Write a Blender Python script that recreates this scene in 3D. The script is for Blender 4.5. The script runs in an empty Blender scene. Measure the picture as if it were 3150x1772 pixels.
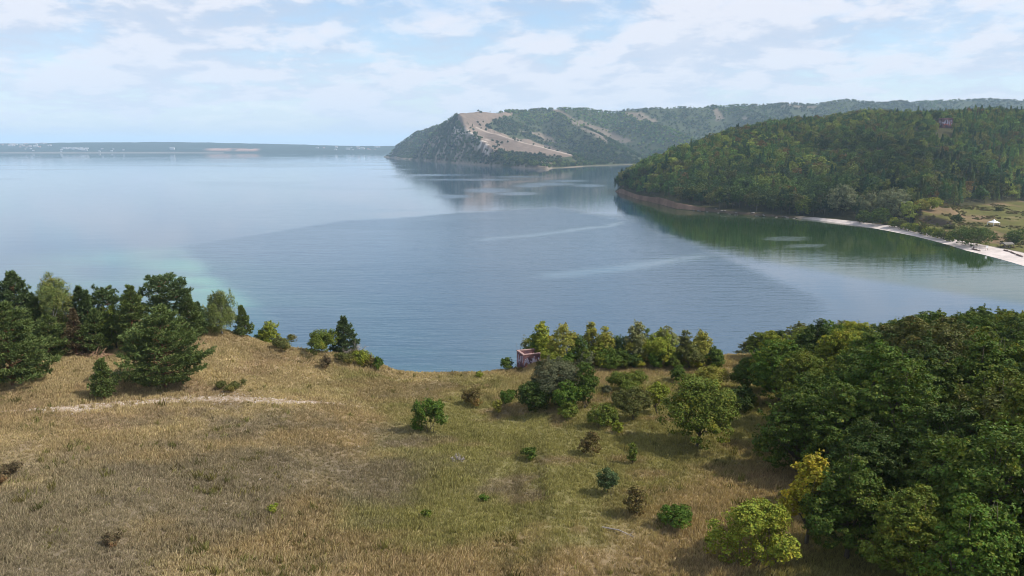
import bpy, math, random
import numpy as np
from mathutils import Vector

S = bpy.context.scene
C = S.collection
PI = math.pi
RNG = np.random.default_rng(7)

# ------------------------------------------------------------------ camera, sky, sun, exposure
H = 48.0                       # drone height above the water
FPX = 768.0                    # focal length in pixels of a 1024 px wide frame
PITCH = math.atan(141.0 / FPX)
cam_d = bpy.data.cameras.new('camera')
cam = bpy.data.objects.new('camera', cam_d)
C.objects.link(cam)
cam.location = (0, 0, H)
cam.rotation_euler = (PI / 2 - PITCH, 0, 0)
cam_d.sensor_width = 36.0
cam_d.lens = 36.0 * FPX / 1024.0
cam_d.clip_start = 0.5
cam_d.clip_end = 90000.0
S.camera = cam

SUN_EL = math.radians(47)
SUN_AZ = Vector((0.985, -0.17))
SUN_AZ.normalize()
SUN_DIR = Vector((SUN_AZ.x * math.cos(SUN_EL), SUN_AZ.y * math.cos(SUN_EL), math.sin(SUN_EL)))

S.render.engine = 'CYCLES'
S.view_settings.view_transform = 'Standard'
S.view_settings.look = 'None'
S.view_settings.exposure = 0.22
S.view_settings.gamma = 1.0
S.view_settings.use_curve_mapping = False
S.cycles.use_denoising = True
S.cycles.filter_width = 0.95
S.cycles.max_bounces = 6
S.cycles.diffuse_bounces = 3
S.cycles.glossy_bounces = 3
S.cycles.transmission_bounces = 3
S.cycles.volume_bounces = 1
S.cycles.transparent_max_bounces = 4
S.cycles.caustics_reflective = False
S.cycles.caustics_refractive = False


class NT:
    """Small helper to write node trees."""
    def __init__(self, tree):
        self.t = tree
        tree.nodes.clear()

    def n(self, kind, **kw):
        nd = self.t.nodes.new(kind)
        for k, v in kw.items():
            setattr(nd, k, v)
        return nd

    def put(self, sock, v):
        if isinstance(v, bpy.types.NodeSocket):
            self.t.links.new(v, sock)
        elif v is not None:
            if hasattr(sock.default_value, '__len__') and not isinstance(v, (tuple, list)):
                v = (v,) * len(sock.default_value)
            if hasattr(sock.default_value, '__len__') and len(sock.default_value) == 4 and len(v) == 3:
                v = (*v, 1.0)
            sock.default_value = v

    def math(self, op, a, b=None, c=None, clamp=False):
        nd = self.n('ShaderNodeMath', operation=op, use_clamp=clamp)
        self.put(nd.inputs[0], a)
        self.put(nd.inputs[1], b)
        self.put(nd.inputs[2], c)
        return nd.outputs[0]

    def vmath(self, op, a, b=None):
        nd = self.n('ShaderNodeVectorMath', operation=op)
        self.put(nd.inputs[0], a)
        self.put(nd.inputs[1], b)
        return nd.outputs[0]

    def smooth(self, v, lo, hi, a=0.0, b=1.0):
        nd = self.n('ShaderNodeMapRange', interpolation_type='SMOOTHSTEP')
        self.put(nd.inputs[0], v)
        for i, x in enumerate((lo, hi, a, b)):
            self.put(nd.inputs[1 + i], x)
        return nd.outputs[0]

    def mix(self, f, a, b, blend='MIX'):
        nd = self.n('ShaderNodeMix', data_type='RGBA', blend_type=blend)
        self.put(nd.inputs[0], f)
        self.put(nd.inputs[6], a)
        self.put(nd.inputs[7], b)
        return nd.outputs[2]

    def noise(self, vec, scale, detail=4.0, rough=0.55, dist=0.0, out=0):
        nd = self.n('ShaderNodeTexNoise')
        if vec is not None:
            self.put(nd.inputs['Vector'], vec)
        self.put(nd.inputs['Scale'], scale)
        self.put(nd.inputs['Detail'], detail)
        self.put(nd.inputs['Roughness'], rough)
        self.put(nd.inputs['Distortion'], dist)
        return nd.outputs[out]

    def xyz(self, x, y, z):
        nd = self.n('ShaderNodeCombineXYZ')
        for i, v in enumerate((x, y, z)):
            self.put(nd.inputs[i], v)
        return nd.outputs[0]

    def sep(self, v):
        nd = self.n('ShaderNodeSeparateXYZ')
        self.put(nd.inputs[0], v)
        return nd.outputs


world = bpy.data.worlds.new('World')
S.world = world
world.use_nodes = True
w = NT(world.node_tree)
sky = w.n('ShaderNodeTexSky', sky_type='NISHITA')
sky.sun_disc = False
sky.sun_elevation = SUN_EL
sky.sun_rotation = math.atan2(SUN_AZ.x, SUN_AZ.y)
sky.altitude = 100
sky.air_density = 1.0
sky.dust_density = 0.4
sky.ozone_density = 2.0
bg_sky = w.n('ShaderNodeBackground')
w.put(bg_sky.inputs[0], sky.outputs[0])
bg_sky.inputs[1].default_value = 0.15
dirv = w.n('ShaderNodeTexCoord').outputs['Generated']
dx, dy, dz = w.sep(dirv)
zc = w.math('MAXIMUM', dz, 0.0)


def cloud_plane(lift, ox=0.0, oy=0.0):
    inv = w.math('DIVIDE', 1.0, w.math('ADD', zc, lift))
    return w.xyz(w.math('ADD', w.math('MULTIPLY', dx, inv), ox), w.math('ADD', w.math('MULTIPLY', dy, inv), oy), 0.0)


p1 = cloud_plane(0.22, 3.1, 1.7)
p1b = cloud_plane(0.245, 3.1, 1.7)
big = w.noise(p1, 0.9, 3.0, 0.5)
mid = w.noise(p1, 3.1, 8.0, 0.60, 0.15)
midb = w.noise(p1b, 3.1, 5.0, 0.60, 0.15)
dens = w.math('ADD', w.math('MULTIPLY', big, 0.75), w.math('MULTIPLY', mid, 0.85))
cover = w.smooth(dens, 0.51, 0.88)
cover = w.math('MULTIPLY', cover, 0.95)
veil = w.smooth(dz, 0.19, -0.01, 0.05, 0.78)
lit = w.smooth(w.math('SUBTRACT', mid, midb), -0.09, 0.08)
thick = w.smooth(dens, 0.74, 1.0)
ccol = w.mix(lit, (0.47, 0.56, 0.71), (0.76, 0.77, 0.84))
ccol = w.mix(w.math('MULTIPLY', thick, 0.45), ccol, (0.73, 0.75, 0.82))
ccol = w.mix(veil, ccol, (0.66, 0.73, 0.86))
cover = w.math('MAXIMUM', cover, veil)
bg_cl = w.n('ShaderNodeBackground')
w.put(bg_cl.inputs[0], ccol)
bg_cl.inputs[1].default_value = 1.0
mixs = w.n('ShaderNodeMixShader')
w.put(mixs.inputs[0], cover)
w.t.links.new(bg_sky.outputs[0], mixs.inputs[1])
w.t.links.new(bg_cl.outputs[0], mixs.inputs[2])
wo = w.n('ShaderNodeOutputWorld')
w.t.links.new(mixs.outputs[0], wo.inputs[0])

sun_d = bpy.data.lights.new('sun', 'SUN')
sun_d.energy = 5.0
sun_d.angle = math.radians(0.53)
sun_d.color = (1.0, 0.94, 0.84)
sun = bpy.data.objects.new('sun', sun_d)
C.objects.link(sun)
sun.location = (60, -40, 120)
sun.rotation_euler = SUN_DIR.to_track_quat('Z', 'Y').to_euler()

# ------------------------------------------------------------------ geometry helpers
CP, SP = math.cos(PITCH), math.sin(PITCH)


def ray(u, v):
    a = (np.asarray(u, float) - 512.0) / FPX
    b = (288.0 - np.asarray(v, float)) / FPX
    return a, CP + b * SP, -SP + b * CP


def at_z(u, v, z):
    dx_, dy_, dz_ = ray(u, v)
    t = (z - H) / dz_
    return dx_ * t, dy_ * t


def at_y(u, v, y):
    dx_, dy_, dz_ = ray(u, v)
    t = y / dy_
    return dx_ * t, y, H + dz_ * t


def project(x, y, z):
    d = y * CP + (H - z) * SP
    return 512 + FPX * x / d, 288 - FPX * (y * SP + (z - H) * CP) / d


def _hash(ix, iy, seed):
    n = (ix.astype(np.int64) * 374761393 + iy.astype(np.int64) * 668265263 + seed * 1274126177) & 0x7fffffff
    n = ((n ^ (n >> 13)) * 1274126177) & 0x7fffffff
    n = n ^ (n >> 16)
    return (n & 0xffff) / 65535.0


def vnoise(x, y, seed=0):
    x = np.asarray(x, float)
    y = np.asarray(y, float)
    ix, iy = np.floor(x), np.floor(y)
    fx, fy = x - ix, y - iy
    fx = fx * fx * (3 - 2 * fx)
    fy = fy * fy * (3 - 2 * fy)
    a = _hash(ix, iy, seed)
    b = _hash(ix + 1, iy, seed)
    c = _hash(ix, iy + 1, seed)
    d = _hash(ix + 1, iy + 1, seed)
    return (a * (1 - fx) + b * fx) * (1 - fy) + (c * (1 - fx) + d * fx) * fy


def fbm(x, y, seed=0, octv=4, gain=0.5):
    s, a, t = 0.0, 1.0, 0.0
    for o in range(octv):
        s = s + a * vnoise(np.asarray(x) * 2 ** o + 17.3 * o, np.asarray(y) * 2 ** o - 9.1 * o, seed + o)
        t += a
        a *= gain
    return s / t


def sstep(x, a, b):
    t = np.clip((np.asarray(x, float) - a) / (b - a), 0, 1)
    return t * t * (3 - 2 * t)


def mesh_np(name, verts, faces, mats=(), mat_idx=None, smooth=False, attrs=None):
    """verts (N,3); faces: list of (M,k) int arrays."""
    me = bpy.data.meshes.new(name)
    verts = np.asarray(verts, np.float32)
    if not isinstance(faces, (list, tuple)):
        faces = [faces]
    faces = [np.asarray(f, np.int32) for f in faces if len(f)]
    nl = sum(f.size for f in faces)
    npoly = sum(len(f) for f in faces)
    me.vertices.add(len(verts))
    me.vertices.foreach_set('co', verts.ravel())
    me.loops.add(nl)
    me.polygons.add(npoly)
    me.loops.foreach_set('vertex_index', np.concatenate([f.ravel() for f in faces]))
    tot = np.concatenate([np.full(len(f), f.shape[1], np.int32) for f in faces])
    start = np.concatenate([[0], np.cumsum(tot)[:-1]]).astype(np.int32)
    me.polygons.foreach_set('loop_start', start)
    for m in mats:
        me.materials.append(m)
    if mat_idx is not None:
        me.polygons.foreach_set('material_index', np.asarray(mat_idx, np.int32))
    me.polygons.foreach_set('use_smooth', np.full(npoly, smooth))
    if attrs:
        for k, (typ, data) in attrs.items():
            at = me.attributes.new(k, typ, 'POINT')
            data = np.asarray(data, np.float32 if typ != 'INT' else np.int32)
            if typ == 'FLOAT_COLOR':
                if data.shape[1] == 3:
                    data = np.concatenate([data, np.ones((len(data), 1), np.float32)], 1)
                at.data.foreach_set('color', data.ravel())
            else:
                at.data.foreach_set('value', data.ravel())
    me.update(calc_edges=True)
    me.validate()
    return me


def link(name, data, parent=None, loc=None, color=None):
    o = bpy.data.objects.new(name, data)
    C.objects.link(o)
    if parent is not None:
        o.parent = parent
    if loc is not None:
        o.location = loc
    if color is not None:
        o.color = (*color, 1.0)
    return o


def tag(o, label=None, cat=None, group=None, kind=None):
    if label:
        o['label'] = label
    if cat:
        o['category'] = cat
    if group:
        o['group'] = group
    if kind:
        o['kind'] = kind
    return o


def thing(name, label, cat, loc, rz=0.0, group=None):
    o = bpy.data.objects.new(name, None)
    o.empty_display_size = 0.3
    C.objects.link(o)
    o.location = loc
    o.rotation_euler = (0, 0, rz)
    return tag(o, label, cat, group)


class MB:
    """Collects boxes, tubes and free faces for one mesh."""
    def __init__(self):
        self.v, self.f4, self.f3, self.n = [], [], [], 0

    def add(self, v, f4=None, f3=None):
        v = np.asarray(v, float)
        if f4 is not None and len(f4):
            self.f4.append(np.asarray(f4) + self.n)
        if f3 is not None and len(f3):
            self.f3.append(np.asarray(f3) + self.n)
        self.v.append(v)
        self.n += len(v)

    def box(self, c, s, rz=0.0, taper=1.0):
        x, y, z = [k / 2 for k in s]
        v = np.array([[-x, -y, -z], [x, -y, -z], [x, y, -z], [-x, y, -z],
                      [-x * taper, -y * taper, z], [x * taper, -y * taper, z], [x * taper, y * taper, z], [-x * taper, y * taper, z]])
        ca, sa = math.cos(rz), math.sin(rz)
        v = np.stack([v[:, 0] * ca - v[:, 1] * sa, v[:, 0] * sa + v[:, 1] * ca, v[:, 2]], 1) + np.array(c)
        self.add(v, [[0, 3, 2, 1], [4, 5, 6, 7], [0, 1, 5, 4], [1, 2, 6, 5], [2, 3, 7, 6], [3, 0, 4, 7]])

    def tube(self, pts, rad, sides=6, cap=True):
        pts = np.asarray(pts, float)
        rad = np.broadcast_to(np.asarray(rad, float), (len(pts),))
        tan = np.gradient(pts, axis=0)
        tan /= np.linalg.norm(tan, axis=1, keepdims=True) + 1e-9
        ref = np.where(np.abs(tan[:, 2:3]) > 0.9, np.array([[1.0, 0, 0]]), np.array([[0, 0, 1.0]]))
        a = np.cross(tan, ref)
        a /= np.linalg.norm(a, axis=1, keepdims=True) + 1e-9
        b = np.cross(tan, a)
        th = np.arange(sides) / sides * 2 * PI
        v = pts[:, None] + rad[:, None, None] * (np.cos(th)[None, :, None] * a[:, None] + np.sin(th)[None, :, None] * b[:, None])
        n = len(pts)
        i = np.arange(n - 1)[:, None] * sides
        j = np.arange(sides)[None]
        jn = (j + 1) % sides
        f = np.stack([i + j, i + jn, i + sides + jn, i + sides + j], -1).reshape(-1, 4)
        self.add(v.reshape(-1, 3), f)
        if cap:
            tip = np.array([pts[-1]])
            k = (n - 1) * sides
            base = self.n - n * sides
            self.v.append(tip)
            self.f3.append(np.stack([np.full(sides, self.n), base + k + np.arange(sides), base + k + (np.arange(sides) + 1) % sides], 1))
            self.n += 1

    def arrays(self):
        v = np.concatenate(self.v)
        fs = []
        if self.f4:
            fs.append(np.concatenate(self.f4))
        if self.f3:
            fs.append(np.concatenate(self.f3))
        return v, fs

    def mesh(self, name, mat, smooth=False):
        v, fs = self.arrays()
        return mesh_np(name, v, fs, [mat], smooth=smooth)

    def obj(self, name, mat, parent=None, smooth=False, loc=None):
        return link(name, self.mesh(name, mat, smooth), parent, loc)


def unit(v):
    return v / (np.linalg.norm(v, axis=-1, keepdims=True) + 1e-9)


def leaves(pos, nrm, length, width, rng):
    """One folded diamond per leaf."""
    n = len(pos)
    r = unit(rng.normal(size=(n, 3)))
    a = unit(np.cross(nrm, r))
    b = np.cross(nrm, a)
    ln = (length * rng.uniform(0.7, 1.3, n))[:, None]
    wd = (width * rng.uniform(0.7, 1.3, n))[:, None]
    fold = nrm * ln * 0.16
    v = np.stack([pos - a * ln * 0.5 - fold, pos + b * wd * 0.5, pos + a * ln * 0.5 - fold, pos - b * wd * 0.5], 1)
    f = np.arange(n * 4, dtype=np.int32).reshape(n, 4)
    return v.reshape(-1, 3), f


# ------------------------------------------------------------------ materials
def new_mat(name):
    m = bpy.data.materials.new(name)
    m.use_nodes = True
    return m, NT(m.node_tree)


def finish(t, shader):
    o = t.n('ShaderNodeOutputMaterial')
    t.t.links.new(shader, o.inputs['Surface'])


def principled(t, col, rough=0.8, spec=0.3, normal=None):
    p = t.n('ShaderNodeBsdfPrincipled')
    t.put(p.inputs['Base Color'], col)
    t.put(p.inputs['Roughness'], rough)
    t.put(p.inputs['Specular IOR Level'], spec)
    if normal is not None:
        t.put(p.inputs['Normal'], normal)
    return p.outputs[0]


def bump(t, h, strength=0.5, dist=0.1):
    b = t.n('ShaderNodeBump')
    t.put(b.inputs['Strength'], strength)
    t.put(b.inputs['Distance'], dist)
    t.put(b.inputs['Height'], h)
    return b.outputs[0]


def leaf_mat(name, source, translucency=0.28, var=0.35, hue=0.03, spec=0.25, yellow=0.0):
    """source: 'OBJECT' takes the colour of the object, 'INSTANCER' the tint of the scattered plant."""
    m, t = new_mat(name)
    if source == 'OBJECT':
        base = t.n('ShaderNodeObjectInfo').outputs['Color']
    else:
        a = t.n('ShaderNodeAttribute', attribute_type='INSTANCER', attribute_name='tint')
        base = a.outputs['Color']
    rnd = t.n('ShaderNodeNewGeometry').outputs['Random Per Island']
    hsv = t.n('ShaderNodeHueSaturation')
    t.put(hsv.inputs['Hue'], t.smooth(t.math('FRACT', t.math('MULTIPLY', rnd, 7.31)), 0, 1, 0.5 - hue, 0.5 + hue))
    t.put(hsv.inputs['Value'], t.math('ADD', 1.0 - var, t.math('MULTIPLY', rnd, 2 * var)))
    t.put(hsv.inputs['Color'], base)
    col = hsv.outputs[0]
    if yellow:
        pos = t.n('ShaderNodeTexCoord').outputs['Object']
        k = t.smooth(t.noise(pos, 0.45, 2.0), 0.52, 0.72, 0.0, yellow)
        col = t.mix(k, col, t.mix(1.0, col, (2.3, 1.5, 0.9), 'MULTIPLY'))
    p = principled(t, col, 0.55, spec)
    tr = t.n('ShaderNodeBsdfTranslucent')
    t.put(tr.inputs[0], t.mix(1.0, col, (1.3, 1.25, 0.6), 'MULTIPLY'))
    mx = t.n('ShaderNodeMixShader')
    mx.inputs[0].default_value = translucency
    t.t.links.new(p, mx.inputs[1])
    t.t.links.new(tr.outputs[0], mx.inputs[2])
    finish(t, mx.outputs[0])
    return m


M_LEAF = leaf_mat('leaf', 'OBJECT', 0.20, 0.4, 0.025, 0.10, yellow=0.45)
M_NEEDLE = leaf_mat('needle', 'OBJECT', 0.15, 0.4, 0.02, 0.1)
M_FARLEAF = leaf_mat('far_leaf', 'INSTANCER', 0.2, 0.35, 0.02, 0.15)
M_GRASS = leaf_mat('grass_blade', 'INSTANCER', 0.30, 0.35, 0.012, 0.15)


def bark_mat(name, c1, c2):
    m, t = new_mat(name)
    pos = t.n('ShaderNodeTexCoord').outputs['Object']
    k = t.noise(t.vmath('MULTIPLY', pos, (6, 6, 1.2)), 1.5, 4.0)
    finish(t, principled(t, t.mix(k, c1, c2), 0.9, 0.1, bump(t, k, 0.6, 0.05)))
    return m


M_BARK = bark_mat('bark', (0.05, 0.04, 0.03), (0.14, 0.12, 0.09))
M_PINEBARK = bark_mat('pine_bark', (0.10, 0.05, 0.03), (0.26, 0.13, 0.07))
M_BIRCHBARK = bark_mat('birch_bark', (0.08, 0.07, 0.06), (0.55, 0.53, 0.48))
M_TWIG = bark_mat('dry_twig', (0.22, 0.19, 0.17), (0.40, 0.36, 0.33))
M_DEADWOOD = bark_mat('dead_wood', (0.24, 0.14, 0.09), (0.45, 0.30, 0.20))


def flat_mat(name, col, rough=0.8, spec=0.2, var=0.25, scale=1.5):
    m, t = new_mat(name)
    pos = t.n('ShaderNodeTexCoord').outputs['Object']
    k = t.noise(pos, scale, 5.0, 0.6)
    dark = tuple(c * (1 - var) for c in col)
    lite = tuple(min(1, c * (1 + var)) for c in col)
    finish(t, principled(t, t.mix(k, dark, lite), rough, spec, bump(t, k, 0.3, 0.03)))
    return m


def land_mat(name, fine, bump_d, strength=0.6, amount=0.45):
    """Ground colour comes from the colour layer of the terrain; noise adds grain."""
    m, t = new_mat(name)
    a = t.n('ShaderNodeAttribute', attribute_type='GEOMETRY', attribute_name='col').outputs['Color']
    pos = t.n('ShaderNodeTexCoord').outputs['Object']
    k = t.noise(pos, fine, 6.0, 0.65)
    k2 = t.noise(pos, fine * 5.3, 3.0, 0.6)
    v = t.math('ADD', 1.0 - amount, t.math('MULTIPLY', t.math('ADD', k, k2), amount))
    c = t.mix(1.0, a, t.xyz(v, v, v), 'MULTIPLY')
    finish(t, principled(t, c, 0.95, 0.05, bump(t, k2, strength, bump_d)))
    return m


M_MEADOW = land_mat('dry_meadow', 0.9, 0.12)
M_HILL = land_mat('hillside', 0.08, 0.8)
M_FARLAND = land_mat('far_land', 0.012, 4.0)

# ------------------------------------------------------------------ water
ys = np.concatenate([np.geomspace(25, 900, 170), np.geomspace(930, 13000, 140)])
aa = np.linspace(-1.6, 1.6, 330)
# two colour/roughness layers are laid out in metres on the water surface


def poly_in(x, y, poly):
    inside = np.zeros(x.shape, bool)
    px, py = poly[:, 0], poly[:, 1]
    j = len(poly) - 1
    for i in range(len(poly)):
        cond = ((py[i] > y) != (py[j] > y))
        xi = (px[j] - px[i]) * (y - py[i]) / (py[j] - py[i] + 1e-12) + px[i]
        inside ^= cond & (x < xi)
        j = i
    return inside


def seg_dist(x, y, poly, closed=False):
    """distance to a polyline, nearest parameter along it (index + t) and side sign"""
    best = np.full(x.shape, 1e12)
    par = np.zeros(x.shape)
    side = np.zeros(x.shape)
    n = len(poly)
    for i in range(n if closed else n - 1):
        ax, ay = poly[i, :2]
        bx, by = poly[(i + 1) % n, :2]
        ex, ey = bx - ax, by - ay
        t = np.clip(((x - ax) * ex + (y - ay) * ey) / (ex * ex + ey * ey + 1e-12), 0, 1)
        d = (x - ax - t * ex) ** 2 + (y - ay - t * ey) ** 2
        m = d < best
        best[m] = d[m]
        par[m] = (i + t)[m]
        side[m] = np.sign(ex * (y - ay) - ey * (x - ax))[m]
    return np.sqrt(best), par, side


def px_poly(pts, z=0.0):
    p = np.array(pts, float) * 0.39752
    x, y = at_z(p[:, 0], p[:, 1], z)
    return np.stack([x, y], 1)


gx = (ys[:, None] * aa[None, :])
gy = np.repeat(ys[:, None], len(aa), 1)
# breeze-ruffled tongue in the bay
tongue = px_poly([(450, 620), (620, 592), (860, 555), (1100, 540), (1400, 520), (1600, 560), (1800, 640), (2100, 760), (2000, 1000), (800, 1000), (640, 780), (520, 690)])
wob = 6 * (fbm(gx / 40, gy / 40, 3) - 0.5)
din, _, _ = seg_dist(gx, gy, tongue, True)
inside = poly_in(gx, gy, tongue)
sd = np.where(inside, din, -din)
breeze = sstep(sd + wob * 2, -4, 7) * (0.75 + 0.25 * fbm(gx / 120, gy / 90, 5))
streak = fbm(gx / 260 + gy / 900, gy / 130, 21, 4)
UW, VW = project(gx, gy, 0.0)
refl_poly = px_poly([(1545, 480), (1590, 525), (1690, 592), (1850, 645), (2100, 695), (2400, 745), (2576, 775), (2900, 900), (3300, 1000), (3300, 860), (2900, 750), (2576, 662), (2300, 585), (2050, 545), (1850, 530), (1700, 515), (1600, 490)])
cd_, _, _ = seg_dist(gx, gy, refl_poly, True)
cd_ = np.where(poly_in(gx, gy, refl_poly), cd_, -cd_)
cove = sstep(cd_ + wob * 1.5, -4, 10)  # where the hill's mirror image is painted into the water colour
slick = np.zeros_like(gx)
for (ua, va, ub, vb_, wd_) in ((1400, 693, 1760, 645, 7.0), (1220, 602, 1490, 572, 5.0), (1560, 560, 1500, 572, 4.0)):
    sp_ = px_poly([(ua, va), ((ua + ub) / 2, (va + vb_) / 2 + 4), (ub, vb_)])
    d_s, _, _ = seg_dist(gx, gy, sp_)
    slick = np.maximum(slick, np.exp(-(d_s / wd_) ** 2) * (0.55 + 0.45 * fbm(gx / 12, gy / 12, 44, 3)))
gust = np.zeros_like(gx)
for (ua, va, ru, rv) in ((1230, 479, 60, 6), (1380, 463, 75, 4.5), (1330, 468, 40, 4), (1480, 467, 40, 4), (1200, 452, 120, 3), (1420, 455, 60, 3), (1120, 440, 90, 2.5), (1300, 445, 80, 2), (1140, 494, 40, 4), (1300, 487, 50, 4), (1980, 600, 60, 5), (2030, 618, 40, 3)):
    gust = np.maximum(gust, np.exp(-(((UW / .39752 - ua) / ru) ** 2 + ((VW / .39752 - va) / rv) ** 2) ** 2))
lee = np.exp(-(((UW / .39752 - 1270) / 260) ** 2 + ((VW / .39752 - 455) / 60) ** 2) ** 2)
breeze = np.clip(breeze + 0.40 * sstep(streak, 0.52, 0.66) * (gy > 200) * (1 - lee) * np.interp(UW, [250, 420], [0.5, 1.0]), 0, 1)
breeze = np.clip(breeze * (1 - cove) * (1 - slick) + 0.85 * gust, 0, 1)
algae_and_sheen = np.zeros_like(gx)
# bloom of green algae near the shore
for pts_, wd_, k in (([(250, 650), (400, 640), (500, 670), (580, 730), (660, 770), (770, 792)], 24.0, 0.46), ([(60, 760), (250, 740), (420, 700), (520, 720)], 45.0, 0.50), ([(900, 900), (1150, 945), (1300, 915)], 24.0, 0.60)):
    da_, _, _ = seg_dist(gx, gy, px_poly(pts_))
    algae_and_sheen += k * np.exp(-(da_ / wd_) ** 1.5)
algae_and_sheen *= (0.35 + 0.65 * sstep(fbm(gx / 40 + gy / 60, gy / 16, 9), 0.30, 0.62)) * (1 - 0.8 * sstep(sd + wob, -3, 6))
algae_and_sheen = np.clip(algae_and_sheen, 0, 1)
algae_and_sheen = np.clip(algae_and_sheen + 0.10 * slick, 0, 1)  # slicks get a paler body colour that paints in brighter sky reflection
nr, nc = gx.shape
idx = np.arange(nr * nc).reshape(nr, nc)
quads = np.stack([idx[:-1, :-1], idx[:-1, 1:], idx[1:, 1:], idx[1:, :-1]], -1).reshape(-1, 4)
wv = np.stack([gx.ravel(), gy.ravel(), np.zeros(gx.size)], 1)

m, t = new_mat('lake_water')
pos = t.n('ShaderNodeTexCoord').outputs['Object']
brz = t.n('ShaderNodeAttribute', attribute_type='GEOMETRY', attribute_name='breeze').outputs['Fac']
alg = t.n('ShaderNodeAttribute', attribute_type='GEOMETRY', attribute_name='algae_and_sheen').outputs['Fac']
cov = t.n('ShaderNodeAttribute', attribute_type='GEOMETRY', attribute_name='cove').outputs['Fac']
body = t.mix(cov, (0.030, 0.070, 0.115), (0.016, 0.038, 0.010))  # dark green body stands in for the reflected hill wood
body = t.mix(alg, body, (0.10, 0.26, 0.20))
wv1 = t.noise(t.vmath('MULTIPLY', pos, (0.10, 0.42, 1.0)), 1.0, 3.0, 0.55, 0.4)
wv2 = t.noise(t.vmath('MULTIPLY', pos, (0.55, 1.6, 1.0)), 1.0, 3.0, 0.6)
wv0 = t.noise(t.vmath('MULTIPLY', pos, (0.018, 0.085, 1.0)), 1.0, 2.0, 0.5, 0.8)
hgt = t.math('ADD', t.math('MULTIPLY', wv1, 1.0), t.math('MULTIPLY', wv2, 0.35))
hgt = t.math('ADD', hgt, t.math('MULTIPLY', wv0, 1.2))
nb = t.n('ShaderNodeBump')
t.put(nb.inputs['Strength'], t.math('ADD', 0.04, t.math('MULTIPLY', brz, 0.26)))
nb.inputs['Distance'].default_value = 0.55
t.put(nb.inputs['Height'], hgt)
pr = t.n('ShaderNodeBsdfPrincipled')
t.put(pr.inputs['Base Color'], body)
t.put(pr.inputs['Roughness'], t.math('ADD', 0.02, t.math('MULTIPLY', brz, 0.14)))
pr.inputs['IOR'].default_value = 1.33
pr.inputs['Specular IOR Level'].default_value = 0.5
t.put(pr.inputs['Normal'], nb.outputs[0])
finish(t, pr.outputs[0])
M_WATER = m
water = link('water', mesh_np('water', wv, quads, [M_WATER], attrs={'breeze': ('FLOAT', breeze.ravel()), 'algae_and_sheen': ('FLOAT', algae_and_sheen.ravel()), 'cove': ('FLOAT', cove.ravel())}))
tag(water, 'wide calm blue green lake water', kind='structure')

# ------------------------------------------------------------------ the meadow on the bluff
EX = np.array([-150, -62, -38, -30, -22.5, -16.5, -13.5, -6.5, -3, 1.0, 2.6, 9, 24, 50, 110])
EZ = np.array([28.0, 27.6, 26.9, 25.1, 24.3, 23.2, 22.35, 22.35, 22.3, 22.5, 23.3, 23.6, 23.7, 24.2, 26.0])


def edge_y(x):
    return 87.0 + 3.0 * (fbm(np.asarray(x) / 9.0, np.asarray(x) * 0 + 3.3, 31, 3) - 0.5) + np.interp(x, [-120, -40, -10, 30, 110], [12, 3, -2, 1, 14])


def ground(x, y):
    x = np.asarray(x, float)
    y = np.asarray(y, float)
    ye = edge_y(x)
    ze = np.interp(x, EX, EZ)
    t = np.clip((y - 30) / (ye - 30), 0, 1)
    z = 25.7 + (ze - 25.7) * t
    z = z + (30 - np.minimum(y, 30)) * 0.01
    z = z + (fbm(x / 11, y / 11, 41, 3) - 0.5) * 0.9 * sstep(ye - y, -2, 8)
    over = np.maximum(y - ye, 0)
    drop = np.where(over < 3, over * over / 6 * 0.9, 1.35 + (over - 3) * 1.5)
    rough = (fbm(x / 5, y / 5, 51, 4) - 0.5) * 3.0 * sstep(over, 2, 10)
    return np.maximum(z - drop + rough, -3.0)


def hit(u, v):
    """first point of the meadow seen at a pixel"""
    dx_, dy_, dz_ = ray(u, v)
    tt = np.arange(18, 140, 0.1)
    z = H + dz_ * tt
    g = ground(dx_ * tt, dy_ * tt)
    k = np.argmax(z <= g)
    if not (z <= g).any():
        k = len(tt) - 1
    x, y, z = dx_ * tt[k], dy_ * tt[k], float(g[k])
    lip = float(edge_y(x)) + 1.2
    if y > lip:                     # the line of sight passes over the brow: stand on the brow instead
        x, y = x * lip / y, lip
        z = float(ground(x, y))
    return x, y, z


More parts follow.
